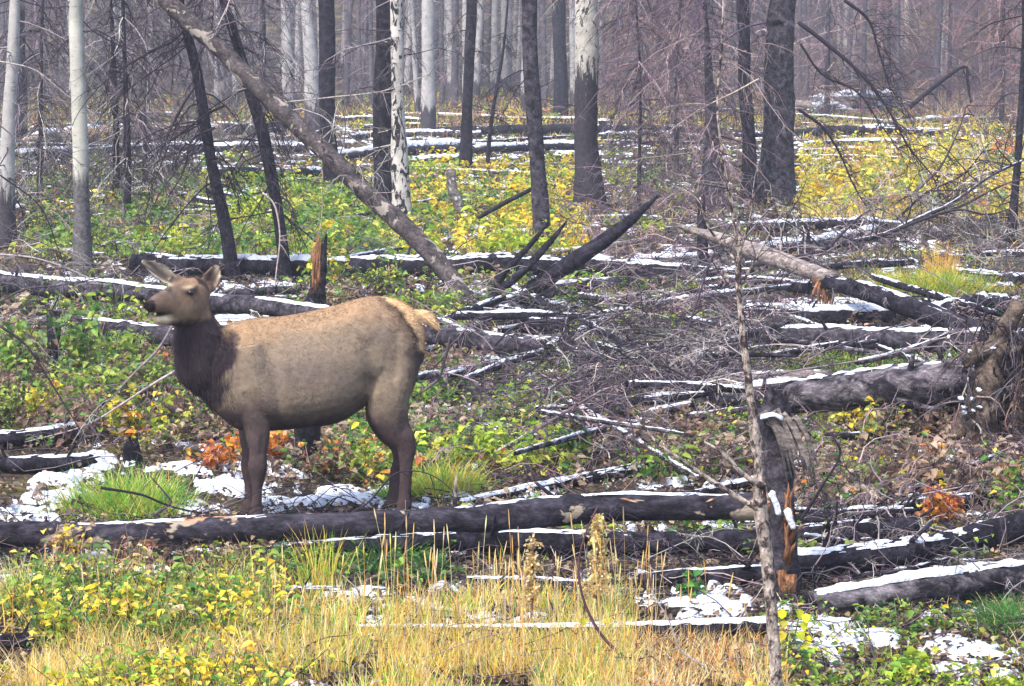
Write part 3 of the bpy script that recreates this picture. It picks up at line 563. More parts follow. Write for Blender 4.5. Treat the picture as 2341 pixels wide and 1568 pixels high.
# ------------------------------------------------------------ standing trees
def tree(label, pts, mat, H=11, twigs=30, h0=.5, h1=8, twl=1.2, pl=TW_DARK, name='burnt_tree', cat='tree', group=None, rough=.07, flare=1.25, droop=.5, stubs=6, seed=None, el=(-.5, .5), r=.012, nsec=6):
    """pts (u, v, width_px) from the foot upwards; the trunk goes on above the frame to height H"""
    sd_ = int(abs(pts[0][0])) + 3 if seed is None else seed; rs = np.random.RandomState(sd_)
    g = ground(pts[0][0], pts[0][1]); y = float(g[1])
    P = [at_y(u, v_, y) for u, v_, w_ in pts]; R = [w_ / 2 * y / F for u, v_, w_ in pts]
    P[0][2] -= .1
    d = (P[-1] - P[-2]) / np.linalg.norm(P[-1] - P[-2]); rem = H - P[-1][2]
    if rem > 0.3:
        for f in (.35, .7, 1.0):
            P.append(P[-1 if f == .35 else -1] + d * [1, 1, 1] * rem * .34 + np.array([rs.uniform(-.08, .08), 0, 0]) * rem * .3); R.append(R[len(pts) - 1] * (1 - f * .8))
    P = np.array(P); R = np.array(R); R[0] *= flare
    n = max(int(H / .12), 20); D = catmull(np.column_stack([P, R]), n)
    D[:, 0] += (vnoise(np.arange(n) * .08, 0 * D[:, 0], sd_) - .5) * R.mean() * .5
    root = empty(name, [P[0][0], P[0][1], float(gz(P[0][0], P[0][1]))], label, cat, group)
    a = Acc(); limb(a, D[:, :3], np.maximum(D[:, 3], .008), 18, rough, sd_, None, (0, .3))
    for k in range(4):                                  # root flare
        az = rs.uniform(0, 6.28); q = D[0, :3] + np.array([0, 0, .16]) + np.outer(np.linspace(0, 1, 4), np.array([math.cos(az), math.sin(az), 0]) * R[0] * 2.2) - np.outer(np.linspace(0, 1, 4) ** .6, [0, 0, .15])
        limb(a, q, np.array([.5, .38, .25, .1]) * R[0], 7, .1, sd_ + k)
    for k in range(stubs):
        i = rs.randint(4, int(n * .6)); dd = rot_dir(rs.uniform(0, 6.28), rs.uniform(-.3, .5)); L = rs.uniform(.05, .3) + D[i, 3]
        limb(a, D[i, :3] + np.outer(np.linspace(0, 1, 4), dd * L), np.linspace(.012, .006, 4), 5, .1, sd_ + 20 + k)
    a.out('trunk', M[mat], root)
    if twigs:
        b = Acc(); hh = rs.uniform(h0, h1, twigs); i = np.clip((hh / H * n).astype(int), 1, n - 2)
        branchwork(b, D[i, :3], rs.uniform(0, 6.28, twigs), rs.uniform(el[0], el[1], twigs), rs.uniform(.35, 1.1, twigs) * twl, r, pl, nsec, droop, rs=rs)
        b.out('branches', M['twig'], root)
    return root
tree('pale aspen trunk at the left, smooth above and grey brown at its foot', [(194, 640, 42), (188, 480, 38), (184, 300, 36), (178, 100, 34), (176, 0, 31)], 'aspen', 12, 10, 3, 9, name='aspen_tree')
tree('blurred grey trunk cut off by the left edge of the view', [(14, 560, 44), (18, 400, 36), (26, 200, 30), (34, 0, 24)], 'aspen_far', 11, 60, .6, 6, 1.4, TW_GREY, name='aspen_tree')
tree('dark trunk stub behind the left edge trunk', [(50, 330, 26), (46, 200, 28), (44, 0, 30)], 'char', 12, 40, 2, 8, 2)
tree('slender burnt sapling curving up left, directly above the right ear of the elk', [(537, 640, 30), (515, 510, 28), (487, 380, 25), (465, 250, 24), (440, 130, 23), (418, 50, 20), (400, -60, 16)], 'char', 7, 70, 1.2, 6, 1.5, TW_DARK, name='burnt_sapling', el=(-.7, .2), nsec=7)
tree('slender burnt sapling to the right of its curved neighbour, with a white twig', [(658, 645, 28), (640, 520, 26), (618, 400, 28), (595, 290, 28), (572, 215, 26), (540, 100, 22)], 'char', 7, 55, 1.0, 6, 1.4, TW_DARK, name='burnt_sapling', el=(-.7, .2), nsec=7)
tree('thin dark snag left of the curving sapling, nearer the aspen', [(266, 460, 16), (266, 300, 14), (262, 200, 12), (258, 80, 10)], 'char', 6, 90, .5, 5, 1.5, TW_GREY, name='burnt_sapling', el=(-.6, .2))
tree('thin dark snag beside its twin, halfway between the aspen and the curving sapling', [(292, 500, 14), (292, 330, 16), (288, 220, 12), (282, 80, 9)], 'char', 6, 90, .5, 5, 1.4, TW_GREY, name='burnt_sapling', el=(-.6, .2))
tree('black charred trunk right beside the flaking white birch', [(880, 520, 54), (878, 400, 48), (880, 200, 52), (884, 0, 46)], 'char', 15, 14, 2, 12, 1.6)
tree('birch with white bark flaking off in plates, touching the black trunk', [(920, 528, 40), (916, 380, 40), (912, 250, 30), (909, 100, 30), (905, 0, 27)], 'aspen_patch', 13, 16, 2.5, 9, 1.5, TW_GREY, name='birch_tree')
tree('thin dark trunk in a tangle of black twigs, left of centre clearing', [(1064, 395, 28), (1066, 250, 24), (1072, 100, 24), (1076, 0, 24)], 'char', 13, 30, .6, 9, 1.2)
tree('straight burnt trunk in the middle, leaning slightly left', [(1236, 545, 36), (1230, 400, 36), (1218, 200, 37), (1212, 0, 34)], 'char_grey', 13, 12, 2, 10, 1.2)
tree('dark far trunk close left of the charred aspen', [(1282, 270, 30), (1282, 150, 30), (1278, 0, 30)], 'char', 15, 16, 2, 12, 2)
tree('stout aspen, white above and charred below', [(1352, 475, 66), (1346, 350, 56), (1342, 200, 54), (1340, 100, 54), (1342, 0, 53)], 'aspen_char', 15, 8, 4, 12, 1.5, TW_GREY, name='aspen_tree')
tree('dark mauve trunk standing in brush left of the two right hand trunks', [(1628, 490, 54), (1628, 380, 48), (1624, 260, 30), (1618, 150, 18), (1612, 40, 10)], 'char_grey', 7, 130, .4, 6.5, 1.9, TW_MAUVE, el=(-.5, .4), nsec=8)
tree('slim dark trunk close beside the thickest trunk', [(1708, 462, 34), (1712, 330, 32), (1700, 180, 29), (1697, 0, 28)], 'char', 13, 40, 1, 10, 1.5, TW_MAUVE)
tree('thickest charred trunk, standing at the edge of the yellow grass', [(1770, 455, 84), (1772, 360, 78), (1780, 200, 70), (1790, 60, 64), (1796, 0, 62)], 'char_grey', 16, 14, 2, 12, 1.9, flare=1.2)
tree('very thin burnt sapling near the right edge', [(2308, 560, 22), (2322, 420, 18), (2332, 280, 16), (2340, 100, 12)], 'char', 7, 26, .4, 6, 1.1, TW_DARK, name='burnt_sapling')
tree('pale aspen far behind the big leaning trunk', [(716, 300, 30), (712, 150, 32), (706, 60, 26), (690, -60, 22)], 'aspen_far', 13, 10, 3, 9, 2, TW_GREY, name='aspen_tree')
tree('grey aspen whose upper trunk turns white, left of the thin dark trunk', [(978, 300, 30), (980, 180, 30), (978, 60, 28), (978, 0, 28)], 'aspen_far', 15, 10, 3, 9, 2, TW_GREY, name='aspen_tree')
tree('thin crooked burnt stem among the snowy logs', [(1112, 400, 9), (1118, 320, 10), (1130, 230, 8), (1150, 120, 6), (1160, 20, 4)], 'char', 4.5, 24, .2, 4.3, .9, name='burnt_sapling')
tree('dark trunk stump shaft seen just behind the leaning trunk', [(755, 430, 34), (752, 300, 36), (748, 150, 38), (745, 0, 36)], 'char', 14, 22, 2, 11, 1.8)
# drooping dead spruces that fill the upper corners with twigs
for (u, v_, wd, H, nb, L, plt, lb) in [
    (90, 470, 14, 7, 260, 1.7, TW_GREY, 'twiggy dead spruce at the upper left, left of the pale aspen'),
    (330, 430, 12, 7, 300, 1.7, TW_GREY, 'twiggy dead spruce right of the pale aspen, drooping grey boughs'),
    (455, 330, 14, 8, 330, 2.2, TW_GREY, 'dead spruce with dense drooping boughs behind the curving sapling'),
    (600, 370, 12, 8, 240, 1.9, TW_GREY, 'dead spruce with fine grey boughs behind the leaning trunk'),
    (1460, 480, 10, 5.5, 150, 1.5, TW_MAUVE, 'bushy dead spruce with mauve twigs right of the stout aspen'),
    (1545, 400, 12, 7, 280, 2.1, TW_MAUVE, 'tall mauve dead spruce left of the dark mauve trunk'),
    (1890, 270, 14, 8, 150, 2.6, TW_MAUVE, 'dead spruce with mauve boughs right of the thickest trunk'),
    (2030, 250, 12, 8, 300, 2.6, TW_RED, 'reddish dead spruce behind the pale rubble pile'),
    (2170, 245, 12, 8, 300, 2.6, TW_RED, 'reddish twiggy dead spruce at the upper right'),
    (2290, 285, 12, 8, 300, 2.4, TW_RED, 'reddish twiggy dead spruce closest to the right edge'),
    (1410, 250, 10, 8, 110, 2.6, TW_MAUVE, 'far dead spruce seen just right of the stout aspen')]:
    tree(lb, [(u, v_, wd), (u + 2, v_ - 150, wd * .8), (u + 4, v_ - 300, wd * .6)], 'char_grey', H, nb, .3, H * .95, L, plt, name='dead_spruce', group='dead spruces with bare twigs', el=(-.6, .35), r=.012, nsec=7, flare=1.1, stubs=0)
# long drooping boughs right of the thickest trunk
def bough(label, pts, y, r0, r1, pl, nt=40, L=.5, name='dead_branch', seed=1, droop=.5, snow=0):
    rs = np.random.RandomState(seed); P = catmull([at_y(u, v_, y) for u, v_ in pts], 26)
    root = empty(name, P[0], label, 'branch'); a = Acc(); c = pick(pl, 1, .1, rs)[0]
    limb(a, P, np.linspace(r0, r1, 26), 7, .15, seed, c, (0, .02)); a.out('stem', M['twig'], root)
    if nt:
        b = Acc(); i = rs.randint(4, 26, nt); T = P[25] - P[0]; az = np.arctan2(T[1], T[0]) + rs.randn(nt) * .9
        branchwork(b, P[i], az, rs.uniform(-.9, .7, nt), rs.uniform(.3, 1, nt) * L, max(r1, .004), pl, 4, droop, rs=rs, third=False); b.out('twigs', M['twig'], root)
    if snow: snow_cap(P, np.linspace(r0, r1, 26), snow, seed, root, .02, 1.2)
    return root
yb = 40.
bough('thick bare bough sweeping down right from the thickest trunk', [(1825, 50), (1890, 100), (1975, 175), (2030, 250), (2080, 340), (2130, 400), (2150, 455)], yb, .035, .008, TW_DARK, 60, 1.1, seed=2)
bough('second bare bough hanging below the thick one, right of the thickest trunk', [(1830, 100), (1880, 170), (1960, 210), (2010, 280), (2060, 350)], yb, .02, .006, TW_DARK, 40, .8, seed=3)
bough('bough dropping to the yellow grass right of the thickest trunk', [(1825, 250), (1880, 290), (1920, 350), (1950, 420), (1985, 480)], yb, .025, .008, TW_DARK, 34, .6, seed=4)
bough('curved bough at the top right, pointing at the rubble pile', [(1930, 0), (1985, 45), (2010, 120), (2040, 220)], 44., .03, .008, TW_DARK, 40, 1.2, seed=5)
bough('dark angled branch above the pale dry grass at the upper right', [(2080, 245), (2140, 195), (2205, 152), (2212, 190), (2220, 235)], 60., .06, .02, TW_DARK, 8, .6, seed=6)
bough('thin branch reaching left from the thickest trunk', [(1752, 50), (1700, 65), (1640, 105), (1590, 150), (1520, 220)], yb, .018, .005, TW_MAUVE, 30, .8, seed=7)
bough('mauve branch crossing the dark mauve trunk', [(1735, 180), (1680, 210), (1600, 250), (1530, 300)], 42., .016, .005, TW_MAUVE, 30, .7, seed=8)
bough('pale curving twig on the left of the curving sapling', [(375, 375), (395, 430), (415, 500), (420, 560)], 34., .010, .006, pal([(190, 175, 165)]), 4, .4, seed=9)
bough('white bent twig leaning against the slender sapling', [(600, 440), (628, 470), (640, 540), (632, 620), (628, 660)], 31., .012, .008, pal([(200, 190, 180)]), 6, .4, seed=10)
bough('pale thin upright twig under the big leaning trunk', [(735, 360), (738, 430), (735, 500), (728, 560)], 32., .010, .006, pal([(200, 185, 150)]), 4, .4, seed=11)
bough('long white twig reaching across the black trunk to the flaking birch', [(640, 235), (760, 222), (880, 207), (980, 170)], 38., .013, .006, pal([(190, 180, 180)]), 16, .6, seed=12)
bough('dark arching limb sweeping left from the curving sapling', [(515, 240), (470, 262), (420, 300), (360, 345)], 33., .016, .006, TW_DARK, 16, .7, seed=13)
bough('dark limb hanging left below the arching one', [(492, 292), (440, 320), (420, 390), (385, 450)], 33., .016, .006, TW_DARK, 16, .6, seed=14)
bough('dark limb rising right from the leaning trunk base', [(430, 50), (400, 90), (340, 120), (260, 170), (225, 200)], 33., .020, .006, TW_DARK, 24, .9, seed=15)
for k, (p, y) in enumerate([([(0, 140), (80, 160), (150, 215), (230, 270)], 36.), ([(-20, 270), (60, 330), (150, 350), (190, 380)], 33.), ([(0, 400), (90, 470), (130, 560), (160, 640)], 28.), ([(-20, 580), (80, 590), (170, 620), (230, 650)], 26.),
    ([(0, 690), (60, 660), (150, 650), (300, 620)], 25.), ([(0, 745), (60, 790), (120, 880), (200, 1010)], 19.), ([(400, 735), (360, 800), (300, 860), (200, 970)], 18.5), ([(430, 830), (330, 890), (200, 970), (60, 1010)], 20.)]):
    bough(['thin bough in the top left corner', 'thin bough against the left edge trunk', 'long thin bough leaning at the left, above the snow ridged log', 'thin twig arching over the log left of the elk', 'pale twig rising over the log at the left edge',
           'long bare twig slanting down through the green shrubs at left', 'pale stick hanging under the chin of the elk', 'long dark twig crossing low behind the elk chest'][k], p, y, .011, .004, TW_GREY, 14, .5, seed=20 + k)
# ------------------------------------------------------------ background forest
def bg_proto(kind, k):
    rs = np.random.RandomState(100 + k); H = rs.uniform(10, 15); r = rs.uniform(.10, .2) * (1.15 if kind == 'pale' else 1)
    y0 = 0.; n = 40; P = np.zeros((n, 3)); P[:, 2] = np.linspace(-.2, H, n); P[:, 0] = np.cumsum(rs.randn(n)) * .018
    root = empty('bare_tree', (0, 0, 0), 'x', 'tree', None)
    a = Acc(); limb(a, P, r * np.linspace(1.1, .25, n), 9, .12, k); a.out('trunk', M['aspen_far' if kind == 'pale' else 'far_bark'], root)
    b = Acc(); nb = 110; i = rs.randint(3, n - 1, nb)
    branchwork(b, P[i], rs.uniform(0, 6.28, nb), rs.uniform(-.5, .3, nb), rs.uniform(.5, 1.8, nb), .014, TW_GREY if kind == 'pale' else TW_MAUVE, 5, .4, rs=rs, third=False, rmin=.006)
    b.out('branches', M['twig'], root)
    return root
protos = [(kd, bg_proto(kd, i)) for i, kd in enumerate(['dark', 'dark', 'pale', 'dark', 'pale'])]
used = set(); rs = np.random.RandomState(4)
LBL = {'dark': 'dark bare trunk standing far back in the burnt forest', 'pale': 'pale slender birch trunk standing far back in the burnt forest'}
GRP = {'dark': 'dark trunks of the background forest', 'pale': 'pale trunks of the background forest'}
cnt = 0; placed = []
spots = [(745, 250), (790, 245), (825, 240), (850, 255), (1088, 225), (1130, 218), (1155, 215), (1245, 235), (1262, 215), (1035, 225), (1312, 250), (660, 260), (1010, 235)]
while cnt < 190:
    if cnt < len(spots): u, v_ = spots[cnt]
    else:
        u = rs.uniform(-120, 2460); v_ = rs.uniform(178, 268)
        if rs.rand() < .5: v_ = rs.uniform(172, 225)
    g = ground(u, v_); kd, pr = protos[rs.randint(0, 5)]
    if u > 1350 and kd == 'pale' and rs.rand() < .7: kd, pr = protos[0]
    if pr.name in used:
        o = pr.copy(); sc.collection.objects.link(o)
        for ch in pr.children:
            if ch.parent is pr:
                c = ch.copy(); sc.collection.objects.link(c); c.parent = o
    else: o = pr; used.add(pr.name)
    o['group'] = GRP[kd]; placed.append((u, kd, o))
    o.location = (g[0], g[1], g[2] - .1); s_ = rs.uniform(.6, 1.25) * (.7 if rs.rand() < .35 else 1)
    o.scale = (s_, s_, rs.uniform(.85, 1.2)); o.rotation_euler = (rs.uniform(-.04, .04), rs.uniform(-.05, .05), rs.uniform(0, 6.28)); cnt += 1
marks = [(-999, ''), (20, 'the left edge trunk'), (180, 'the pale aspen'), (425, 'the curved sapling'), (600, 'the slender sapling'), (745, 'the shaft behind the leaning tree'), (880, 'the black trunk'), (1070, 'the thin dark trunk'), (1218, 'the straight burnt trunk'),
         (1342, 'the stout aspen'), (1480, 'the bushy dead spruce'), (1624, 'the mauve trunk'), (1785, 'the thickest trunk'), (1920, 'the second hanging bough'), (2030, 'the pale slash pile'), (2180, 'the angled dark branch'), (2325, 'the right edge sapling'), (9999, '')]
NUM = 'first second third fourth fifth sixth seventh eighth ninth tenth eleventh twelfth thirteenth fourteenth fifteenth sixteenth'.split()
for kd in ('dark', 'pale'):
    for (a0, an), (b0_, bn) in zip(marks[:-1], marks[1:]):
        g_ = sorted([q for q in placed if q[1] == kd and a0 <= q[0] < b0_], key=lambda q: q[0])
        for i, q in enumerate(g_):
            w_ = 'beyond ' + an if not bn else 'left of ' + bn if not an else 'right of ' + an
            side_ = min(i, 15); q[2]['label'] = '%s %s background trunk %s, counting rightwards' % (NUM[side_], kd, w_) if an else '%s %s background trunk counting from the left edge' % (NUM[side_], kd)
# far wood on the rising ground, one mass
a = Acc(); N = 1500; rs = np.random.RandomState(9)
y = rs.uniform(125, 300, N); x = rs.uniform(-1, 1, N) * (y * .36 + 12); z = gz(x, y)
b0 = np.stack([x, y, z - .3], -1); P = b0[:, None] + np.array([0, 0, 1.])[None, None] * (rs.uniform(8, 17, N)[:, None, None] * np.linspace(0, 1, 4)[None, :, None]); P[:, :, 0] += rs.randn(N, 1) * np.linspace(0, .5, 4)
C = pick(mixpal((TW_MAUVE, 3), (pal([(190, 185, 185), (170, 168, 172)], .8), 3), (TW_DARK, 2)), N, .15, rs)
tubes(a, P, taper(rs.uniform(.08, .2, N), .3, N, 4), C, 5)
n2 = 26000; i = rs.randint(0, N, n2); f = rs.uniform(.02, 1, n2)[:, None]; bb = P[i, 0] * (1 - f) + P[i, 3] * f
P2 = curved(n2, bb, rot_dir(rs.uniform(0, 6.28, n2), rs.uniform(-.6, .6, n2)), rs.uniform(.8, 2.6, n2), 4, .3, .15, rs)
tubes(a, P2, taper(.024, .4, n2, 4), pick(mixpal((TW_MAUVE, 2), (TW_GREY, 2), (pal([(205, 190, 190), (215, 205, 205)], .8), 2)), n2, .3, rs), 3)
tag(a.out('distant_forest', M['twig']), 'mass of bare grey trunks on the slope at the back of the burnt forest', 'forest', kind='stuff')
# ------------------------------------------------------------ the elk
def elk():
    yc = lambda u: 17.0 + (u - 580) / 338. * .22
    K = lambda u, v_, dy=0.: at_y(u, v_, yc(u) + dy)
    px = lambda p, u: p * yc(u) / F
    acc = Acc()
    def ring_loft(secs, sides=28):                 # secs: (centre, half axis a (vec), half axis b (vec), egg)
        n = len(secs); th = np.linspace(0, 2 * np.pi, sides, endpoint=False); V = []
        for c, av, bv, egg in secs:
            s_, c_ = np.sin(th), np.cos(th)
            wv = 1 - egg * s_                        # wider below when egg > 0
            V.append(c + np.outer(s_, av) + np.outer(np.sign(c_) * np.abs(c_) ** .9 * wv, bv))
        V = np.concatenate(V); i = np.arange(n - 1)[:, None] * sides; j = np.arange(sides)[None]; k = (j + 1) % sides
        Q = np.stack([i + j, i + k, i + sides + k, i + sides + j], -1).reshape(-1, 4)
        m0 = len(V); V = np.concatenate([V, [secs[0][0]], [secs[-1][0]]]); jj = np.arange(sides); kk = (jj + 1) % sides
        T = np.concatenate([np.stack([kk, jj, np.full(sides, m0)], 1), np.stack([(n - 1) * sides + jj, (n - 1) * sides + kk, np.full(sides, m0 + 1)], 1)])
        acc.add(V, Q, None, T)
    def dens(rows, n):
        r = np.asarray(rows, float); return catmull(r, n)
    Y = np.array([0, 1., 0])
    # torso: (u, v_top, v_bottom, half width m, egg)
    T = [(474, 800, 892, .07, 0), (484, 770, 915, .12, 0), (502, 749, 945, .165, .02), (540, 735, 978, .215, .08), (590, 726, 985, .245, .12), (640, 723, 982, .268, .15), (700, 713, 976, .285, .15), (760, 699, 969, .29, .12),
         (800, 687, 952, .28, .08), (838, 678, 925, .265, .04), (872, 677, 900, .25, 0), (905, 685, 888, .235, -.02), (932, 699, 872, .205, -.03), (953, 718, 850, .16, -.03), (968, 752, 822, .09, 0)]
    D = dens(T, 34); secs = []
    for u, vt, vb, hw, eg in D:
        ct, cb = K(u, vt), K(u, vb); c = (ct + cb) / 2; secs.append((c, (ct - cb) / 2, Y * hw, eg))
    ring_loft(secs, 36)
    def limbL(rows, dy, n=22, sides=18, squash=1.0):     # rows (u, v, half width px, half depth m, extra dy)
        D = dens(rows, n); P = np.array([K(r[0], r[1], dy + r[4]) for r in D]); Tn = np.gradient(P, axis=0); Tn /= np.linalg.norm(Tn, axis=1)[:, None]
        secs = []
        for k in range(n):
            s_ = np.cross(Tn[k], Y); s_ /= np.linalg.norm(s_); secs.append((P[k], s_ * px(D[k][2], D[k][0]), Y * D[k][3], 0))
        ring_loft(secs, sides); return P
    # neck, throat to withers
    limbL([(575, 868, 44, .10, 0), (530, 866, 56, .14, 0), (494, 850, 58, .145, 0), (468, 838, 66, .14, 0), (463, 808, 65, .125, -.01), (455, 770, 60, .108, -.02), (447, 742, 50, .095, -.03), (442, 715, 42, .088, -.04), (440, 690, 36, .08, -.04), (440, 668, 28, .07, -.04)], 0, 26, 24)
    limbL([(600, 800, 50, .15, 0), (550, 800, 60, .16, 0), (510, 795, 56, .14, 0), (490, 790, 46, .11, 0), (478, 785, 36, .08, 0)], 0, 14, 22)
    limbL([(560, 945, 38, .12, 0), (522, 918, 38, .13, 0), (490, 886, 36, .12, 0), (460, 855, 40, .10, 0)], 0, 14, 20)
    vg = lambda dy, u: HZ + F * math.tan(0) + 0
    def gv(u, dy):                                  # image row of the ground under the leg
        y = yc(u) + dy; z = float(gz((u - CU) / F * y, y)); b = (CH - z) / y
        return CV + F * math.tan(math.atan(b) - PITCH)
    # fore legs
    for dy, du in ((-.135, 6), (.135, -11)):
        g = gv(582 + du, dy)
        limbL([(572 + du * .3, 850, 50, .07, -dy * .25), (574 + du * .5, 900, 50, .095, -dy * .1), (578 + du * .7, 940, 42, .085, 0), (583 + du * .8, 975, 31, .066, 0), (584 + du, 1005, 26, .055, 0), (584 + du, 1036, 19.5, .043, 0), (583 + du, 1066, 22.5, .05, 0),
               (583 + du, 1088, 18, .04, 0), (582 + du, 1112, 12.5, .028, 0), (581 + du, 1145, 12, .027, 0), (580 + du, g - 48, 13, .029, 0), (580 + du, g - 32, 17, .036, 0), (577 + du, g - 18, 15, .036, 0), (572 + du, g - 8, 20, .045, 0), (570 + du, g, 23, .05, 0)], dy, 34)
    # hind legs
    for dy, du in ((-.14, 6), (.14, -17)):
        g = gv(920 + du, dy); m = du * .6
        limbL([(890, 770, 62, .10, -dy * .3), (898, 830, 62, .12, -dy * .15), (891, 880, 55, .115, -dy * .05), (887 + m * .3, 915, 47, .10, 0), (887 + m * .6, 948, 46, .082, 0), (901 + m, 982, 35, .062, 0), (919 + m, 1006, 28, .05, 0), (926 + m, 1026, 23, .043, 0), (925 + m, 1052, 16.5, .034, 0),
               (922 + du, 1080, 14.5, .03, 0), (920 + du, 1120, 14, .028, 0), (919 + du, g - 46, 15, .031, 0), (918 + du, g - 31, 18, .037, 0), (914 + du, g - 18, 15, .036, 0), (909 + du, g - 8, 20, .045, 0), (907 + du, g, 23, .05, 0)], dy, 36)
    # shoulder and haunch muscle
    limbL([(560, 790, 34, .05, 0), (566, 830, 52, .07, 0), (572, 870, 56, .075, 0), (578, 915, 46, .07, 0), (582, 950, 30, .05, 0)], -.165, 16)
    limbL([(880, 720, 34, .05, 0), (886, 770, 60, .08, 0), (892, 820, 62, .085, 0), (892, 870, 52, .08, 0)], -.155, 16)
    # head in its own frame: X to the nose, Z up
    yaw, pit, roll = math.radians(46), math.radians(4), 0
    fx = np.array([-math.cos(yaw) * math.cos(pit), -math.sin(yaw) * math.cos(pit), -math.sin(pit)])
    side = np.cross(fx, [0, 0, 1]); side /= np.linalg.norm(side); up = np.cross(side, fx)
    if up[2] < 0: up = -up
    O = K(449, 666, -.05)
    Hd = lambda s_, y_, z_: O + (fx * s_ + side * y_ + up * z_) * .95
    hs = [(-.075, .045, -.06, .04), (-.05, .075, -.12, .07), (.0, .092, -.185, .09), (.05, .10, -.215, .10), (.10, .102, -.222, .104), (.15, .094, -.215, .098), (.20, .080, -.195, .085), (.25, .064, -.155, .073), (.29, .050, -.120, .066), (.33, .038, -.100, .061), (.37, .026, -.092, .060), (.405, .010, -.090, .057), (.43, -.010, -.082, .047), (.442, -.030, -.07, .028)]
    D = dens(hs, 30); secs = [(Hd(r[0] * (.95 if r[0] > 0 else 1), 0, (r[1] + r[2]) / 2), up * (r[1] - r[2]) / 2 * .95, side * r[3] * .93, .10) for r in D]; ring_loft(secs, 28)
    js = [(.12, -.14, -.218, .062), (.20, -.135, -.208, .058), (.26, -.124, -.194, .053), (.31, -.115, -.182, .049), (.355, -.110, -.170, .045), (.388, -.117, -.158, .03)]
    D = dens(js, 14); secs = [(Hd(r[0] * .95, 0, (r[1] + r[2]) / 2), up * (r[1] - r[2]) / 2, side * r[3], 0) for r in D]; ring_loft(secs, 18)
    for sg in (-1, 1):                              # brow ridge, cheek, nostril wing
        secs = [(Hd(s_, sg * yy, zz), up * h, side * w_, 0) for s_, yy, zz, h, w_ in [(.05, .07, .045, .01, .01), (.09, .082, .045, .022, .02), (.13, .078, .035, .022, .02), (.17, .06, .02, .01, .01)]]; ring_loft(secs, 12)
        secs = [(Hd(s_, sg * yy, zz), up * h, side * w_, 0) for s_, yy, zz, h, w_ in [(.385, .035, -.02, .008, .008), (.405, .040, -.030, .022, .014), (.425, .034, -.042, .02, .012), (.435, .025, -.05, .008, .008)]]; ring_loft(secs, 12)
    # ears: cupped leaf shapes
    def ear(base, tip, spread, wmax, inner):
        Lv = tip - base; L = np.linalg.norm(Lv); d = Lv / L; sv = spread - d * np.dot(spread, d); sv /= np.linalg.norm(sv); nv = inner - d * np.dot(inner, d) - sv * np.dot(inner, sv); nv /= np.linalg.norm(nv)
        n = 14; m = 9; V = []
        for i in range(n):
            t = i / (n - 1); wd = wmax * 1.75 * (.05 + t) ** .5 * (1 - t) ** .75 * (1.1 - .2 * t) * .9 + .004; depth = wd * (.75 - .35 * t)
            row = []
            for sh in (0, 1):
                for j in range(m):
                    q = -1 + 2 * j / (m - 1); c = base + Lv * t + sv * wd * q * .95 + nv * (depth * (q * q) - depth * .6); row.append(c - nv * (.016 * (1 - .45 * t) if sh else 0))
            V += row[:m] + row[m:][::-1]
        V = np.array(V); k2 = 2 * m; i = np.arange(n - 1)[:, None] * k2; j = np.arange(k2)[None]; k = (j + 1) % k2
        Q = np.stack([i + j, i + k, i + k2 + k, i + k2 + j], -1).reshape(-1, 4)
        Q2 = []
        for b in (0, (n - 1) * k2):
            for j in range(m - 1): q = [b + j, b + j + 1, b + k2 - 2 - j, b + k2 - 1 - j]; Q2.append(q if b else q[::-1])
        acc.add(V, np.concatenate([Q, np.array(Q2)]))
    e1b = Hd(.0, -.0, .07); 
    b1 = K(398, 642, -.12); t1 = K(322, 594, -.20)
    b2 = K(470, 664, -.02); t2 = K(499, 602, .0)
    ear(b1, t1, np.array([.5, 0, -1.]), .080, np.array([.25, -1, .25]))
    ear(b2, t2, np.array([1., .2, .45]), .080, np.array([-.35, -1, .1]))
    limbL([(425, 655, 22, .05, -.07), (405, 645, 16, .035, -.10), (388, 636, 12, .022, -.13)], 0, 8, 12)
    limbL([(455, 672, 22, .05, -.04), (470, 664, 15, .035, -.03), (480, 648, 11, .022, -.02)], 0, 8, 12)
    # tail
    limbL([(938, 724, 12, .045, 0), (958, 720, 14, .038, 0), (976, 726, 15, .034, 0), (990, 739, 11, .026, 0), (999, 753, 4, .012, 0)], 0, 12, 14)
    tmp = acc.out('elk_raw', M['fur'])
    md = tmp.modifiers.new('r', 'REMESH'); md.mode = 'VOXEL'; md.voxel_size = .0095; md.use_smooth_shade = True
    m2 = tmp.modifiers.new('s', 'SMOOTH'); m2.factor = .5; m2.iterations = 5
    dg = bpy.context.evaluated_depsgraph_get(); me = bpy.data.meshes.new_from_object(tmp.evaluated_get(dg)); bpy.data.objects.remove(tmp)
    me.name = 'body'
    n = len(me.vertices); V = np.empty(n * 3, np.float32); me.vertices.foreach_get('co', V); V = V.reshape(-1, 3).astype(float)
    Nn = np.empty(n * 3, np.float32); me.vertices.foreach_get('normal', Nn); Nn = Nn.reshape(-1, 3).astype(float)
    u = CU + V[:, 0] / V[:, 1] * F * 1.0
    # muscle and bone under the hide: hollows and ridges on the flank
    b = (CH - V[:, 2]) / V[:, 1]; vq = CV + F * np.tan(np.arctan(b) - PITCH)
    def seg(pa, pb, wd):
        pa, pb = np.array(pa, float), np.array(pb, float); q = np.stack([u, vq], 1) - pa; d = pb - pa; t = np.clip(q @ d / (d @ d), 0, 1); return np.exp(-(np.linalg.norm(q - t[:, None] * d, axis=1) / wd) ** 2)
    fl = np.clip((-Nn[:, 1] - .15) / .4, 0, 1) * (vq > 690)
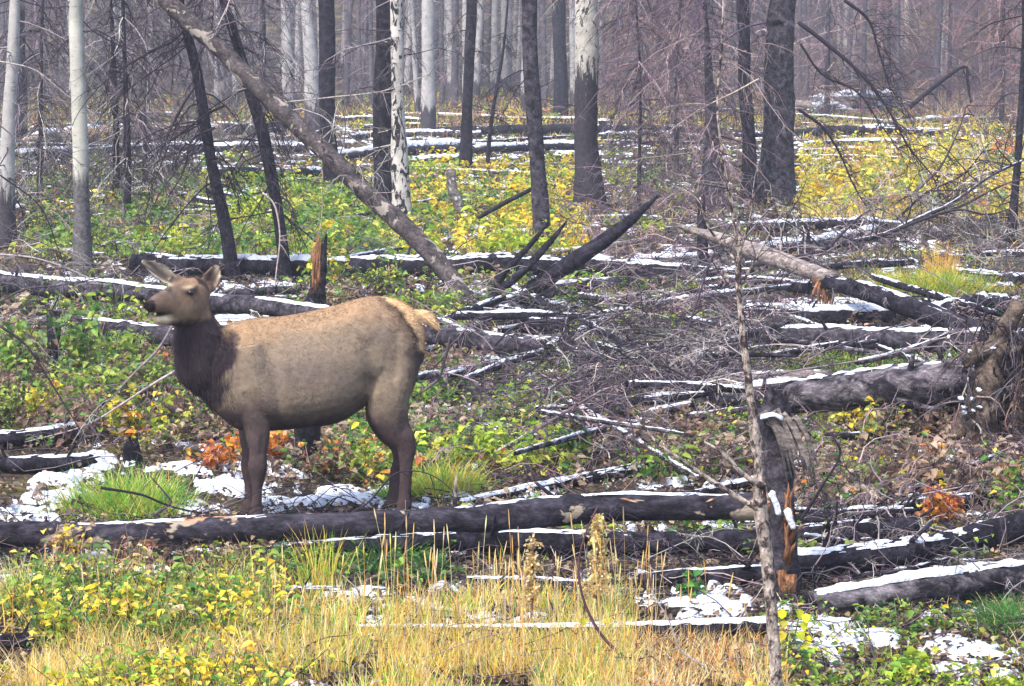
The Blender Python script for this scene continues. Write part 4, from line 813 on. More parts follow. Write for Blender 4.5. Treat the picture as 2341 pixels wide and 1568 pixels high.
    amp = .65 * (-.022 * seg((612, 800), (632, 925), 15) + .012 * seg((560, 760), (580, 880), 20) - .014 * seg((535, 800), (545, 880), 12) + .014 * seg((585, 880), (618, 935), 14) - .012 * seg((555, 905), (600, 960), 10)
           - .026 * seg((842, 790), (850, 880), 18) - .014 * seg((800, 770), (830, 800), 26) + .016 * seg((818, 712), (850, 720), 16) - .016 * seg((905, 760), (900, 860), 11) + .012 * seg((868, 840), (862, 900), 14)
           - .012 * seg((925, 900), (918, 985), 8) + .008 * seg((938, 940), (940, 1000), 6) - .010 * seg((592, 1000), (590, 1040), 5)
           - .016 * seg((690, 740), (790, 715), 12))
    V = V + Nn * (amp * fl)[:, None]; me.vertices.foreach_set('co', V.astype(np.float32).ravel()); me.update()
    dyv = V[:, 1]; b = (CH - V[:, 2]) / V[:, 1]; vv = CV + F * np.tan(np.arctan(b) - PITCH)
    # the coat is mapped on the body's own side view plane (metres from the foot of the shoulder)
    W = np.array([(vv * 0 + 1)]).T
    c_body = lin((166, 148, 130)) * .56; c_neck = lin((74, 64, 72)) * .52; c_leg = lin((108, 92, 94)) * .5; c_head = lin((150, 126, 108)) * .55; c_rump = lin((240, 204, 160)) * .84
    c_belly = lin((80, 70, 74)) * .5; c_buff = lin((196, 160, 124)) * .58; c_black = lin((52, 46, 54)) * .4; c_chin = lin((225, 210, 180)) * .7
    nz = fbm(V[:, 0] * 9, V[:, 2] * 9, 3, 4) - .5; nz2 = fbm(V[:, 0] * 40, V[:, 2] * 40 + V[:, 1] * 30, 8, 3) - .5
    S = lambda e0, e1, x: (lambda t: t * t * (3 - 2 * t))(np.clip((x - e0) / (e1 - e0), 0, 1))
    un, vn = u + nz * 46 + nz2 * 14, vv + nz * 46 + nz2 * 14
    C = np.repeat(c_body[None], n, 0)
    def lay(c, k): 
        nonlocal C; C = C * (1 - k[:, None]) + c[None] * k[:, None]
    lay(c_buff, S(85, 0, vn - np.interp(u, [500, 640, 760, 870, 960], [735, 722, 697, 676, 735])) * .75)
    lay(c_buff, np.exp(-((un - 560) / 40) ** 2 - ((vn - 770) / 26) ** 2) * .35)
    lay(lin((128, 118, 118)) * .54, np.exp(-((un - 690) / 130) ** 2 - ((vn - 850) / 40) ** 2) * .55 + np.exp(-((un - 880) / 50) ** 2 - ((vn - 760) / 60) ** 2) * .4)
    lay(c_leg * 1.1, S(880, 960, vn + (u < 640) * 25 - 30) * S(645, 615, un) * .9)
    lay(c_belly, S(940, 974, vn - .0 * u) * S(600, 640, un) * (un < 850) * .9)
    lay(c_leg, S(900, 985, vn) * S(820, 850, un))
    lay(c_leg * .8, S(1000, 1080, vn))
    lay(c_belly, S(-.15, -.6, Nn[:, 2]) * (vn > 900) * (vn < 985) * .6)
    edge = np.interp(vv, [700, 745, 777, 817, 850, 898, 930], [478, 514, 527, 529, 520, 500, 478])
    lay(c_neck, S(16, -16, un - edge - 4 + nz * 16) * S(12, -12, vn - np.interp(u, [395, 430, 470, 500, 530], [915, 915, 925, 915, 880])) * (vv > 640))
    lay(c_neck * 1.35, S(60, 0, un - 398) * (vn > 750) * (vn < 850) * (un < 430) * .5)
    # head
    dH = (V - O) / .95; hs_, hy, hz = dH @ fx, dH @ side, dH @ up
    head = S(-.075, -.02, hs_ - hz * .25) * (np.abs(hy) < .16) * (hz > -.26) * S(.0, .04, hs_ + .09 + (hz + .1) * .55 + nz * .1) * S(752, 728, vn + (un - 400) * .1)
    lay(c_head, head)
    lay(lin((196, 158, 126)) * .62, head * np.exp(-((hs_ - .03) / .07) ** 2 - ((hz - .08) / .04) ** 2) * .7)
    lay(lin((120, 104, 100)) * .55, head * S(.13, .26, hs_) * S(-.04, .0, hz + nz * .03) * .75)
    lay(lin((150, 132, 110)) * .6, head * S(.08, .16, hs_) * S(-.05, -.1, hz) * .6)
    lay(c_black, head * S(.365, .40, hs_ + nz2 * .05 - np.abs(hz + .045) * .3) * S(-.112, -.094, hz))
    lay(c_black, head * (np.exp(-((hs_ - .34) / .075) ** 2 - ((hz + .105) / .013) ** 2)) * S(.2, .26, hs_))
    lay(c_chin, head * S(.24, .31, hs_) * S(-.114, -.124, hz))
    lay(c_black * .9, head * np.exp(-((hs_ - .128) / .046) ** 2 - ((hz - .016) / .024) ** 2) * (np.abs(hy) > .05) * .95)
    lay(c_chin * .8, head * np.exp(-((hs_ - .125) / .04) ** 2 - ((hz - .052) / .010) ** 2) * (np.abs(hy) > .05) * .6)
    lay(c_black * .5, head * np.exp(-((hs_ - .415) / .014) ** 2 - ((hz + .030) / .012) ** 2))
    lay(c_neck, head * S(-.17, -.2, hz + nz * .06) * S(.2, .1, hs_) * .8)
    # ears: dark rim outside, pale hair inside
    for bb, tt, iv in ((b1, t1, np.array([.25, -1, .25])), (b2, t2, np.array([-.35, -1, .1]))):
        d = tt - bb; L = np.linalg.norm(d); q = (V - bb) @ (d / L); dist = np.linalg.norm(V - bb - np.outer(q, d / L), axis=1); k = S(.125, .11, dist) * S(.0, .03, q) * (q < L * 1.1)
        face = Nn @ (iv / np.linalg.norm(iv))
        lay(lin((120, 98, 88)) * .5, k); lay(lin((160, 138, 124)) * .6, k * S(.1, .5, face) * S(.066, .045, dist) * .95); lay(lin((215, 198, 178)) * .7, k * S(.1, .5, face) * S(.5, .75, nz + .5) ); lay(c_black * 1.2, k * S(.058, .07, dist) * .7); lay(c_black * 1.3, k * S(.022, .0, np.abs(dist - .022)) * S(.1, .4, face) * .8)
    rump = S(-8, 8, un - np.interp(vv, [670, 690, 720, 760, 800, 812], [872, 894, 920, 944, 953, 972])) * S(806, 798, vv) * (u > 860)
    lay(c_black * 1.3, np.exp(-((un - np.interp(vv, [670, 690, 720, 760, 800, 840, 900], [862, 882, 908, 934, 948, 950, 928])) / 14) ** 2) * (vv > 680) * S(905, 860, vv) * (u > 860) * .45)
    lay(c_leg * .9, S(925, 965, un + nz * 10) * (vv > 790) * (vv < 900) * .8)
    lay(c_black * 1.6, np.exp(-((v_line := (un - 850) * .25 + (vn - 862)) / 9) ** 2) * S(800, 850, un) * S(905, 870, un) * .55)  # shade of the flank fold, painted into the coat as a dark line
    lay(c_rump, rump)
    hoof = S(.06, .045, V[:, 2] - gz(V[:, 0], V[:, 1])); lay(c_black * .6, hoof)
    C = np.clip(C * (1 + nz2[:, None] * .14), .004, .9)
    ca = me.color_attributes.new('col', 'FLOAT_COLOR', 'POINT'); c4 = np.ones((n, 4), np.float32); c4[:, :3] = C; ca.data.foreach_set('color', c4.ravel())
    root = empty('elk', (float(K(760, 900)[0]), 17.1, 0), 'brown cow elk standing side on behind the foreground log, dark neck and cream rump', 'elk')
    me.transform(__import__('mathutils').Matrix.Translation(-root.location))
    me.materials.clear(); me.materials.append(M['fur'])
    body = bpy.data.objects.new('body', me); sc.collection.objects.link(body); body.parent = root
    # short coat hair and the longer neck ruff
    nf = len(me.polygons); loops = np.empty(len(me.loops), np.int32); me.loops.foreach_get('vertex_index', loops)
    st = np.empty(nf, np.int32); me.polygons.foreach_get('loop_start', st); v0, v1_, v2 = loops[st], loops[st + 1], loops[st + 2]
    rs = np.random.RandomState(3)
    N = 90000; f = rs.randint(0, nf, N); w_ = rs.dirichlet([1, 1, 1], N)
    P = V[v0[f]] * w_[:, :1] + V[v1_[f]] * w_[:, 1:2] + V[v2[f]] * w_[:, 2:]; nn = Nn[v0[f]]; cc = C[v0[f]]
    uu = u[v0[f]]; vvv = vv[v0[f]]; hd = head[v0[f]] > .3
    flow = np.where(hd[:, None], -fx[None] * 1.0, np.where(((uu < 530) & (vvv > 640))[:, None], np.array([.25, 0, -1.]), np.array([.9, 0, -.55])))
    flow = np.where((vvv > 985)[:, None], np.array([.1, 0, -1.]), flow)
    ruff = (uu < 528) & (vvv > 752) & (vvv < 930) & ~hd; rp = (uu > 880) & (vvv < 810)
    tang = flow - nn * np.sum(flow * nn, 1)[:, None]; tang /= np.linalg.norm(tang, axis=1)[:, None] + 1e-6
    d = tang + nn * (rs.uniform(.02, .14, N) + ruff * .12)[:, None] + rs.randn(N, 3) * .22; d /= np.linalg.norm(d, axis=1)[:, None]
    L = np.where(hd, .008, np.where(ruff, .045, np.where(rp, .028, .013))) * rs.uniform(.5, 1.3, N)
    sd2 = np.cross(d, nn); sd2 /= np.linalg.norm(sd2, axis=1)[:, None] + 1e-6; wd = .0014
    VV = np.stack([P - sd2 * wd, P + sd2 * wd, P + d * L[:, None] * .6 + sd2 * wd * .7, P + d * L[:, None] * .6 - sd2 * wd * .7, P + d * L[:, None] * 1.0 + nn * .001, P + d * L[:, None] * 1.0 - nn * .001], 1).reshape(-1, 3)
    bq = np.arange(N)[:, None] * 6; Q = np.concatenate([bq + np.array([0, 1, 2, 3]), bq + np.array([3, 2, 4, 5])])
    cc = np.clip(cc * rs.uniform(.92, 1.1, (N, 1)), .004, .9)
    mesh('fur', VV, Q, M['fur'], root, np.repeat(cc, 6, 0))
    # eyes
    for sg in (-1, 1):
        c = Hd(.122, sg * .095, .018); a = Acc(); n1 = 8; th = np.linspace(0, np.pi, n1); Vs = []; ph = np.linspace(0, 2 * np.pi, 14, endpoint=False)
        for t in th:
            for p in ph: Vs.append(c + fx * .025 * math.sin(t) * math.cos(p) + up * .019 * math.sin(t) * math.sin(p) + side * .018 * math.cos(t))
        i = np.arange(n1 - 1)[:, None] * 14; j = np.arange(14)[None]; k = (j + 1) % 14
        a.add(np.array(Vs), np.stack([i + j, i + k, i + 14 + k, i + 14 + j], -1).reshape(-1, 4)); a.out('eye', M['eye'], root)
elk()
# ------------------------------------------------------------ snow lying on the ground
def snow_field(x0, x1, y0, y1, dx, dy, seed):
    X, Y, Q = grid(np.arange(x0, x1, dx), np.arange(y0, y1, dy)); Xf, Yf = X.ravel(), Y.ravel()
    G = gz(Xf, Yf); w_ = snow_w(Xf, Yf, G)
    nzv = fbm(Xf * 2.6, Yf * 3.6, seed, 5) - .5 + (fbm(Xf * 12, Yf * 12, seed + 4, 3) - .5) * .6
    h = (nzv * 2.5 + w_ * .80 - .54)
    h = np.where(h > 0, .006 + np.minimum(h, .3) ** .7 * .07, h * .4)
    Zz = G + h + .012
    ok = (h[Q] > 0).any(1); Q = Q[ok]; used = np.unique(Q); mp_ = np.zeros(len(Xf), int); mp_[used] = np.arange(len(used))
    Zz = np.where(h <= 0, G - .03, Zz)
    return np.stack([Xf, Yf, Zz], -1)[used], mp_[Q]
a = Acc()
for args in ((-3.4, 3.4, 12.4, 22, .022, .03, 21), (-6.5, 6.5, 22, 46, .05, .08, 22), (-16, 16, 46, 90, .12, .2, 23)): a.add(*snow_field(*args))
tag(a.out('snow_patches', M['snow']), 'ragged patches of thin melting snow on the forest floor', 'snow', kind='stuff')
# ------------------------------------------------------------ litter and ground cover
rs = np.random.RandomState(77)
a = Acc()
LIT = pal([(140, 112, 98), (110, 90, 86), (175, 148, 120), (84, 70, 74), (215, 190, 155), (125, 118, 90), (70, 60, 66)], .75)
G = region(75000, -500, 2840, 215, 1620, rs=rs, clear=.9); N = len(G); sz = rs.uniform(.025, .06, N) * np.clip(G[:, 1] / 25, .8, 2)
G[:, 2] += rs.uniform(.0, .05, N)
leaves(a, G, rs.uniform(0, 6.28, N), rs.uniform(-.2, .9, N), sz, sz * .8, pick(LIT, N, .25, rs), roll=rs.randn(N) * .6)
tag(a.out('leaf_litter', M['leaf']), 'brown dead leaves littering the forest floor', 'leaf litter', kind='stuff')
a = Acc()
G = region(9000, -500, 2840, 225, 1560, rs=rs); N = len(G); sc_ = np.clip(G[:, 1] / 22, .8, 2.2)
P = curved(N, G + [0, 0, .02], rot_dir(rs.uniform(0, 6.28, N), rs.uniform(-.05, .35, N)), rs.uniform(.2, .8, N) * sc_ ** .5, 6, .12, .14, rs); P[:, :, 2] = np.maximum(P[:, :, 2], gz(P[:, :, 0], P[:, :, 1]) + .005)
tubes(a, P, taper(rs.uniform(.003, .008, N) * sc_, .4, N, 6), pick(mixpal((TW_GREY, 3), (TW_DARK, 4), (TW_MAUVE, 2)), N, .25, rs), 3)
tag(a.out('fallen_twigs', M['twig']), 'fallen twigs and sticks strewn over the forest floor', 'twigs', kind='stuff')
# tangled brushwood, denser where the photo shows it
a = Acc()
for (u0, u1, v0, v1, n, hmax, L, pl, r) in [
    (1080, 1780, 690, 1010, 330, .45, .85, TW_GREY, .0085), (1350, 1760, 700, 1090, 260, .5, .8, TW_GREY, .006), (1300, 1700, 420, 620, 200, .8, 1.0, TW_MAUVE, .008), (1380, 1760, 560, 820, 260, .5, .9, TW_MAUVE, .006),
    (-150, 330, 560, 760, 170, .5, .9, TW_GREY, .007), (-150, 450, 380, 560, 170, .8, 1.1, TW_GREY, .008), (960, 1500, 900, 1110, 170, .3, .7, TW_MAUVE, .005), (1750, 2500, 930, 1230, 110, .4, .8, TW_MAUVE, .006),
    (1900, 2500, 440, 660, 330, .5, 1.0, TW_GREY, .008), (0, 800, 1230, 1330, 70, .2, .6, TW_DARK, .004), (1450, 2300, 1210, 1400, 110, .25, .6, TW_GREY, .004), (400, 1000, 520, 700, 120, .4, .8, TW_GREY, .007), (1260, 1740, 800, 950, 430, .6, .7, mixpal((TW_GREY, 2), (TW_DARK, 2)), .0075), (1780, 2250, 700, 1010, 110, .3, .7, TW_GREY, .006), (1500, 2000, 560, 700, 110, .5, .8, TW_GREY, .008),
    (1360, 2500, 215, 320, 520, 3.6, 2.2, mixpal((TW_RED, 3), (pal([(200, 180, 180)], .8), 1)), .016), (-300, 800, 200, 260, 420, 3.0, 2.0, mixpal((TW_GREY, 3), (pal([(195, 180, 180)], .8), 1)), .014), (2100, 2500, 700, 1080, 110, .6, .7, TW_MAUVE, .006), (700, 1400, 225, 300, 120, .6, 1.2, TW_MAUVE, .012)]:
    G = region(n, u0, u1, v0, v1, rs=rs); N = len(G); G[:, 2] += rs.rand(N) ** 1.3 * hmax
    branchwork(a, G, rs.uniform(0, 6.28, N), rs.uniform(-.25, .75, N), rs.uniform(.4, 1.2, N) * L, r, pl, 6, .25, rs=rs, third=True, rmin=.0028 if v0 > 500 else .005)
tag(a.out('brushwood', M['twig']), 'tangle of fine dead twigs and brush between the fallen logs', 'brush', kind='stuff')
# leafy ground cover
a = Acc(); nb = mixpal((BRN, 3), (ORG, 1), (GREEN, 2))
for (u0, u1, v0, v1, n, h, L, thr, pl, sd_) in [
    (60, 1000, 400, 600, 1900, .30, .085, .44, mixpal((LIME, 3), (GREEN, 3), (BRN, 1), (YEL, 1)), 1), (640, 960, 430, 600, 550, .3, .09, .42, mixpal((LIME, 3), (GREEN, 2), (YEL, 2)), 2),
    (930, 1340, 370, 590, 1150, .28, .085, .43, mixpal((LIME, 3), (YEL, 3), (GREEN, 2)), 3), (1380, 1700, 350, 560, 650, .25, .08, .50, mixpal((LIME, 2), (GREEN, 2), (BRN, 3)), 4),
    (1830, 2500, 300, 500, 1000, .35, .09, .40, mixpal((YEL, 4), (LIME, 2), (ORG, 1)), 5), (-150, 420, 700, 1020, 1500, .38, .062, .44, mixpal((GREEN, 4), (LIME, 1), (BRN, 2)), 6),
    (100, 560, 850, 1070, 950, .28, .055, .46, mixpal((GREEN, 2), (BRN, 3), (LIME, 1), (ORG, 1)), 7), (440, 960, 960, 1110, 900, .26, .052, .45, mixpal((BRN, 4), (GREEN, 2), (YEL, 1), (ORG, 1)), 8),
    (940, 1450, 850, 1080, 1100, .22, .055, .47, mixpal((BRN, 3), (GREEN, 3), (LIME, 3)), 9), (1000, 1750, 640, 860, 1100, .2, .06, .50, mixpal((BRN, 2), (GREEN, 2), (LIME, 3)), 10),
    (1830, 2500, 960, 1200, 1700, .3, .052, .46, mixpal((BRN, 4), (GREEN, 2), (YEL, 1), (ORG, 1)), 11), (1450, 1760, 940, 1110, 600, .25, .05, .47, mixpal((BRN, 3), (GREEN, 2), (YEL, 1)), 12),
    (-150, 700, 1255, 1330, 900, .16, .04, .50, mixpal((GREEN, 3), (BRN, 2), (LIME, 1)), 13), (-150, 620, 1330, 1660, 2100, .22, .038, .42, mixpal((LIME, 3), (YEL, 2), (GREEN, 3), (STRAW, 1), (BRN, 1)), 14),
    (560, 1000, 1270, 1350, 420, .14, .04, .46, mixpal((DKGR, 3), (GREEN, 2), (BRN, 2)), 15), (60, 2500, 215, 300, 2600, .3, .11, .52, mixpal((YEL, 2), (LIME, 2), (BRN, 3), (ORG, 1)), 16),
    (1750, 2500, 1400, 1660, 620, .10, .035, .46, mixpal((LIME, 3), (GREEN, 2), (YEL, 1)), 17), (-150, 2500, 300, 420, 1500, .25, .09, .53, mixpal((LIME, 2), (GREEN, 2), (BRN, 3), (YEL, 1)), 18),
    (-150, 2500, 600, 1300, 2600, .16, .05, .48, mixpal((BRN, 5), (GREEN, 2), (LIME, 1)), 19), (700, 1200, 600, 720, 500, .2, .06, .5, mixpal((GREEN, 3), (LIME, 2), (BRN, 1)), 20)]:
    plants(a, region(int(n * 1.3), u0, u1, v0, v1, thr + .03, 1.3, sd_, rs), h, L * 1.05, pl, 8, .58, rs=rs)
tag(a.out('undergrowth', M['leaf']), 'low leafy undergrowth in green, yellow and brown autumn colours', 'undergrowth', kind='stuff')
# grass
a = Acc()
for (u0, u1, v0, v1, n, h, thr, pl, lean, w_, sd_) in [
    (480, 1450, 1385, 1700, 14000, .22, .50, mixpal((STRAW, 4), (GYEL, 4), (GGRN, 3), (BRN, 1)), .7, .007, 1), (860, 1320, 1460, 1560, 3200, .2, 0, mixpal((STRAW, 3), (GYEL, 3), (GGRN, 1), (BRN, 1)), .7, .006, 31), (1300, 1800, 1460, 1700, 6500, .17, .44, mixpal((STRAW, 4), (ORG, 1), (BRN, 1)), .9, .006, 2),
    (-200, 620, 1320, 1700, 13000, .26, .42, mixpal((GYEL, 3), (STRAW, 4), (GGRN, 2), (BRN, 1)), .9, .007, 3), (1760, 2500, 1490, 1700, 3800, .10, .40, mixpal((GGRN, 3), (GYEL, 2), (STRAW, 1)), 1.0, .006, 4),
    (560, 1500, 1330, 1420, 1400, .20, .50, mixpal((STRAW, 3), (GYEL, 1)), .7, .006, 5), (1830, 2500, 320, 510, 9000, .30, .36, mixpal((GYEL, 4), (STRAW, 2), (GGRN, 1)), .7, .016, 6),
    (900, 1350, 380, 590, 3500, .26, .46, mixpal((GYEL, 3), (GGRN, 2)), .9, .014, 7), (1400, 2100, 430, 500, 1500, .22, .42, mixpal((STRAW, 3), (GGRN, 1)), .9, .013, 8),
    (2060, 2500, 215, 270, 1700, 1.0, .30, pal([(190, 165, 150), (170, 145, 140), (215, 190, 160)], .75), .7, .02, 9), (100, 2500, 225, 330, 3500, .30, .50, mixpal((GYEL, 3), (STRAW, 2), (ORG, 1)), .9, .022, 10),
    (1700, 2300, 810, 870, 1500, .15, .3, GGRN, 1.0, .01, 11), (1000, 1750, 630, 900, 3500, .16, .47, mixpal((GGRN, 3), (GYEL, 2)), 1.1, .009, 21), (1900, 2500, 560, 700, 2500, .16, .44, mixpal((GGRN, 3), (GYEL, 2)), 1.1, .010, 22), (1830, 2500, 960, 1130, 2500, .14, .46, mixpal((GGRN, 2), (GYEL, 2)), 1.1, .008, 23), (60, 2500, 225, 300, 5000, .4, .42, mixpal((GYEL, 4), (GGRN, 1)), .9, .03, 24), (1000, 1400, 790, 860, 500, .12, .4, mixpal((GGRN, 1), (STRAW, 2)), 1.0, .008, 12), (60, 1000, 400, 600, 6500, .24, .46, mixpal((GGRN, 3), (GYEL, 1)), 1.0, .013, 13)]:
    G = region(int(n * 1.4), u0, u1, v0, v1, thr, 2.0, 40 + sd_, rs); N = len(G)
    blades(a, G, rs.uniform(0, 6.28, N), rs.uniform(.1, 1, N) * lean, h * rs.uniform(.4, 1.3, N), w_ * rs.uniform(.6, 1.3, N), pick(pl, N, .15, rs), 4, rs)
tag(a.out('autumn_grass', M['grass']), 'yellow and green autumn grass growing over the clearing', 'grass', kind='stuff')
a = Acc()
for (u0, u1, v0, v1, n, h, thr, pl, w_) in [(-200, 2540, 600, 1400, 9000, .20, .40, mixpal((BRN, 3), (STRAW, 2), (TW_GREY, 4), (GGRN, 1)), .0055), (-200, 2540, 330, 600, 9000, .30, .40, mixpal((BRN, 3), (STRAW, 3), (TW_GREY, 3), (GGRN, 2)), .012), (-200, 650, 1300, 1680, 8000, .30, .3, mixpal((STRAW, 4), (BRN, 2), (GYEL, 2)), .005),
    (-200, 2540, 215, 330, 6000, .5, .40, mixpal((BRN, 3), (STRAW, 2), (TW_MAUVE, 4)), .022), (1750, 2540, 1400, 1680, 1500, .16, .42, mixpal((STRAW, 3), (BRN, 2)), .005)]:
    G = region(n, u0, u1, v0, v1, thr, 1.1, 71, rs); N = len(G); blades(a, G, rs.uniform(0, 6.28, N), rs.uniform(.2, 1.5, N), h * rs.uniform(.3, 1.4, N), w_ * rs.uniform(.5, 1.4, N), pick(pl, N, .22, rs), 4, rs)
tag(a.out('dead_stems', M['grass']), 'dry tan and grey dead stems mixed through the undergrowth', 'dead stems', kind='stuff')
# individual tufts
def tuft(u, v_, ru, n, L, pl, label, lean=1.2, w_=.008, seed=1, ry=.35):
    rs = np.random.RandomState(seed); c = ground(u, v_); R_ = ru * c[1] / F
    r = np.sqrt(rs.rand(n)); th = rs.uniform(0, 6.28, n); G = np.stack([c[0] + R_ * .75 * r * np.cos(th), c[1] + R_ * .75 * r * np.sin(th), 0 * r], -1); G[:, 2] = gz(G[:, 0], G[:, 1])
    az = th + rs.randn(n) * .9; G[:, :2] += (rs.randn(n, 2) * R_ * .22); a = Acc(); dead = rs.rand(n) < .07; root_l = [c[0], c[1], float(c[2])]
    blades(a, G, az, (.25 + r * .9) * lean * rs.uniform(.4, 1.5, n), L * rs.uniform(.35, 1.2, n), w_ * rs.uniform(.5, 1.1, n), np.where(dead[:, None], pick(STRAW, n, .2, rs) * .8, pick(pl, n, .2, rs)), 6, rs)
    a.V = [q - np.array(root_l) for q in a.V]; o = a.out('grass_tuft', M['grass']); o.location = root_l
    return tag(o, label, 'grass tuft')
tuft(290, 1168, 150, 2600, .36, mixpal((GGRN, 6), (DKGR, 2), (GYEL, 1)), 'large bright green grass tuft behind the left part of the foreground log', seed=1, w_=.010)
tuft(1010, 1125, 100, 1500, .30, mixpal((GGRN, 3), (GYEL, 2)), 'yellow green grass tuft right behind the hind legs of the elk', seed=2, w_=.010)
tuft(900, 1138, 50, 500, .18, GGRN, 'small green grass tuft between the hind hooves and the log', seed=12)
tuft(2130, 668, 150, 3600, .38, mixpal((GGRN, 3), (GYEL, 2)), 'wide yellow green grass tuft in snow right of the broken trunk', seed=3, w_=.014)
tuft(2000, 655, 70, 800, .32, mixpal((GGRN, 2), (GYEL, 2)), 'smaller grass tuft touching the wide yellow green one on its left', seed=13, w_=.014)
tuft(2150, 640, 40, 300, .55, mixpal((ORG, 1), (GYEL, 3)), 'orange yellow grass spikes in the middle of the wide tuft', .35, .012, 4)
tuft(870, 1300, 90, 1100, .28, DKGR, 'dark green grass tuft just below the foreground log', seed=5, w_=.009)
tuft(2310, 1430, 110, 2200, .20, DKGR, 'dark green mossy grass patch below the thick log at lower right', 1.4, .008, 6)
tuft(965, 985, 45, 500, .22, GGRN, 'pale green grass tuft just right of the elk hock', seed=7)
tuft(730, 1345, 60, 130, .42, mixpal((GGRN, 2), (GYEL, 2)), 'tall upright yellow green grass blades below the middle of the foreground log', .45, .009, 8)
tuft(60, 1400, 90, 900, .36, mixpal((STRAW, 2), (GGRN, 2)), 'arching straw coloured grass tuft at the lower left edge', 1.3, .008, 9)
tuft(90, 1590, 120, 500, .34, STRAW, 'dry pale grass fan in the bottom left corner', 1.2, .007, 10)
# tall flowering grass stalks in the foreground
a = Acc()
N = 150; u = np.concatenate([rs.uniform(820, 1530, 110), rs.uniform(600, 820, 22), rs.uniform(1530, 1750, 6), rs.uniform(0, 600, 12)]); G = ground(u, rs.uniform(1430, 1600, N))
H_ = rs.uniform(.3, .62, N) * np.where(u < 820, .75, 1); P = curved(N, G, rot_dir(rs.uniform(0, 6.28, N), rs.uniform(1.42, 1.57, N)), H_, 6, .02, .02, rs)
C = pick(STRAW, N, .12, rs); tubes(a, P, taper(.0022, .6, N, 6), C, 3)
d = P[:, -1] - P[:, -2]; d /= np.linalg.norm(d, axis=1)[:, None]; t = np.linspace(0, 1, 6)[None, :, None]; HL = rs.uniform(.06, .11, N)
tubes(a, P[:, -1:] + d[:, None] * HL[:, None, None] * t, np.array([.0018, .0036, .0042, .0036, .0026, .001])[None] * rs.uniform(.7, 1.1, (N, 1)), C * 1.05, 5)
tag(a.out('seed_grass', M['grass']), 'tall straw coloured grass stalks with narrow seed heads in the foreground', 'seed grass', kind='stuff')
# leafy shrubs singled out by their colour
def shrub(u, v_, hpx, wpx, nst, L, pl, label, name='leafy_shrub', seed=1, nl=9, stem=BRN, W=.75, cat='shrub', group=None, el=(.7, 1.5)):
    rs = np.random.RandomState(seed); c = ground(u, v_); k = c[1] / F; root = empty(name, c, label, cat, group)
    H_ = hpx * k; Wd = wpx * k
    tip = c + np.stack([rs.randn(nst) * Wd * .32, rs.randn(nst) * Wd * .25, rs.uniform(.35, 1.05, nst) * H_], -1)
    b0 = c + np.stack([rs.randn(nst) * Wd * .12, rs.randn(nst) * Wd * .1, 0 * tip[:, 0]], -1); t = np.linspace(0, 1, 5)[None, :, None]
    P = b0[:, None] * (1 - t) + tip[:, None] * t + np.sin(t * 3.1) * rs.randn(nst, 1, 3) * .03
    s_ = Acc(); tubes(s_, P, taper(.005, .4, nst, 5), pick(stem, nst, .2, rs), 4); s_.out('stems', M['twig'], root)
    f = rs.uniform(.3, 1.02, (nst, nl)); i = np.minimum((f * 4).astype(int), 3); g = (f * 4 - i)[..., None]; ar = np.arange(nst)[:, None]
    pos = (P[ar, i] * (1 - g) + P[ar, i + 1] * g).reshape(-1, 3) + rs.randn(nst * nl, 3) * .018; n_ = len(pos)
    a = Acc(); LL = L * rs.uniform(.6, 1.25, n_); leaves(a, pos, rs.uniform(0, 6.28, n_), rs.uniform(-.8, .5, n_), LL, LL * W, pick(pl, n_, .14, rs), roll=rs.randn(n_) * .6)
    a.out('leaves', M['leaf'], root); return root
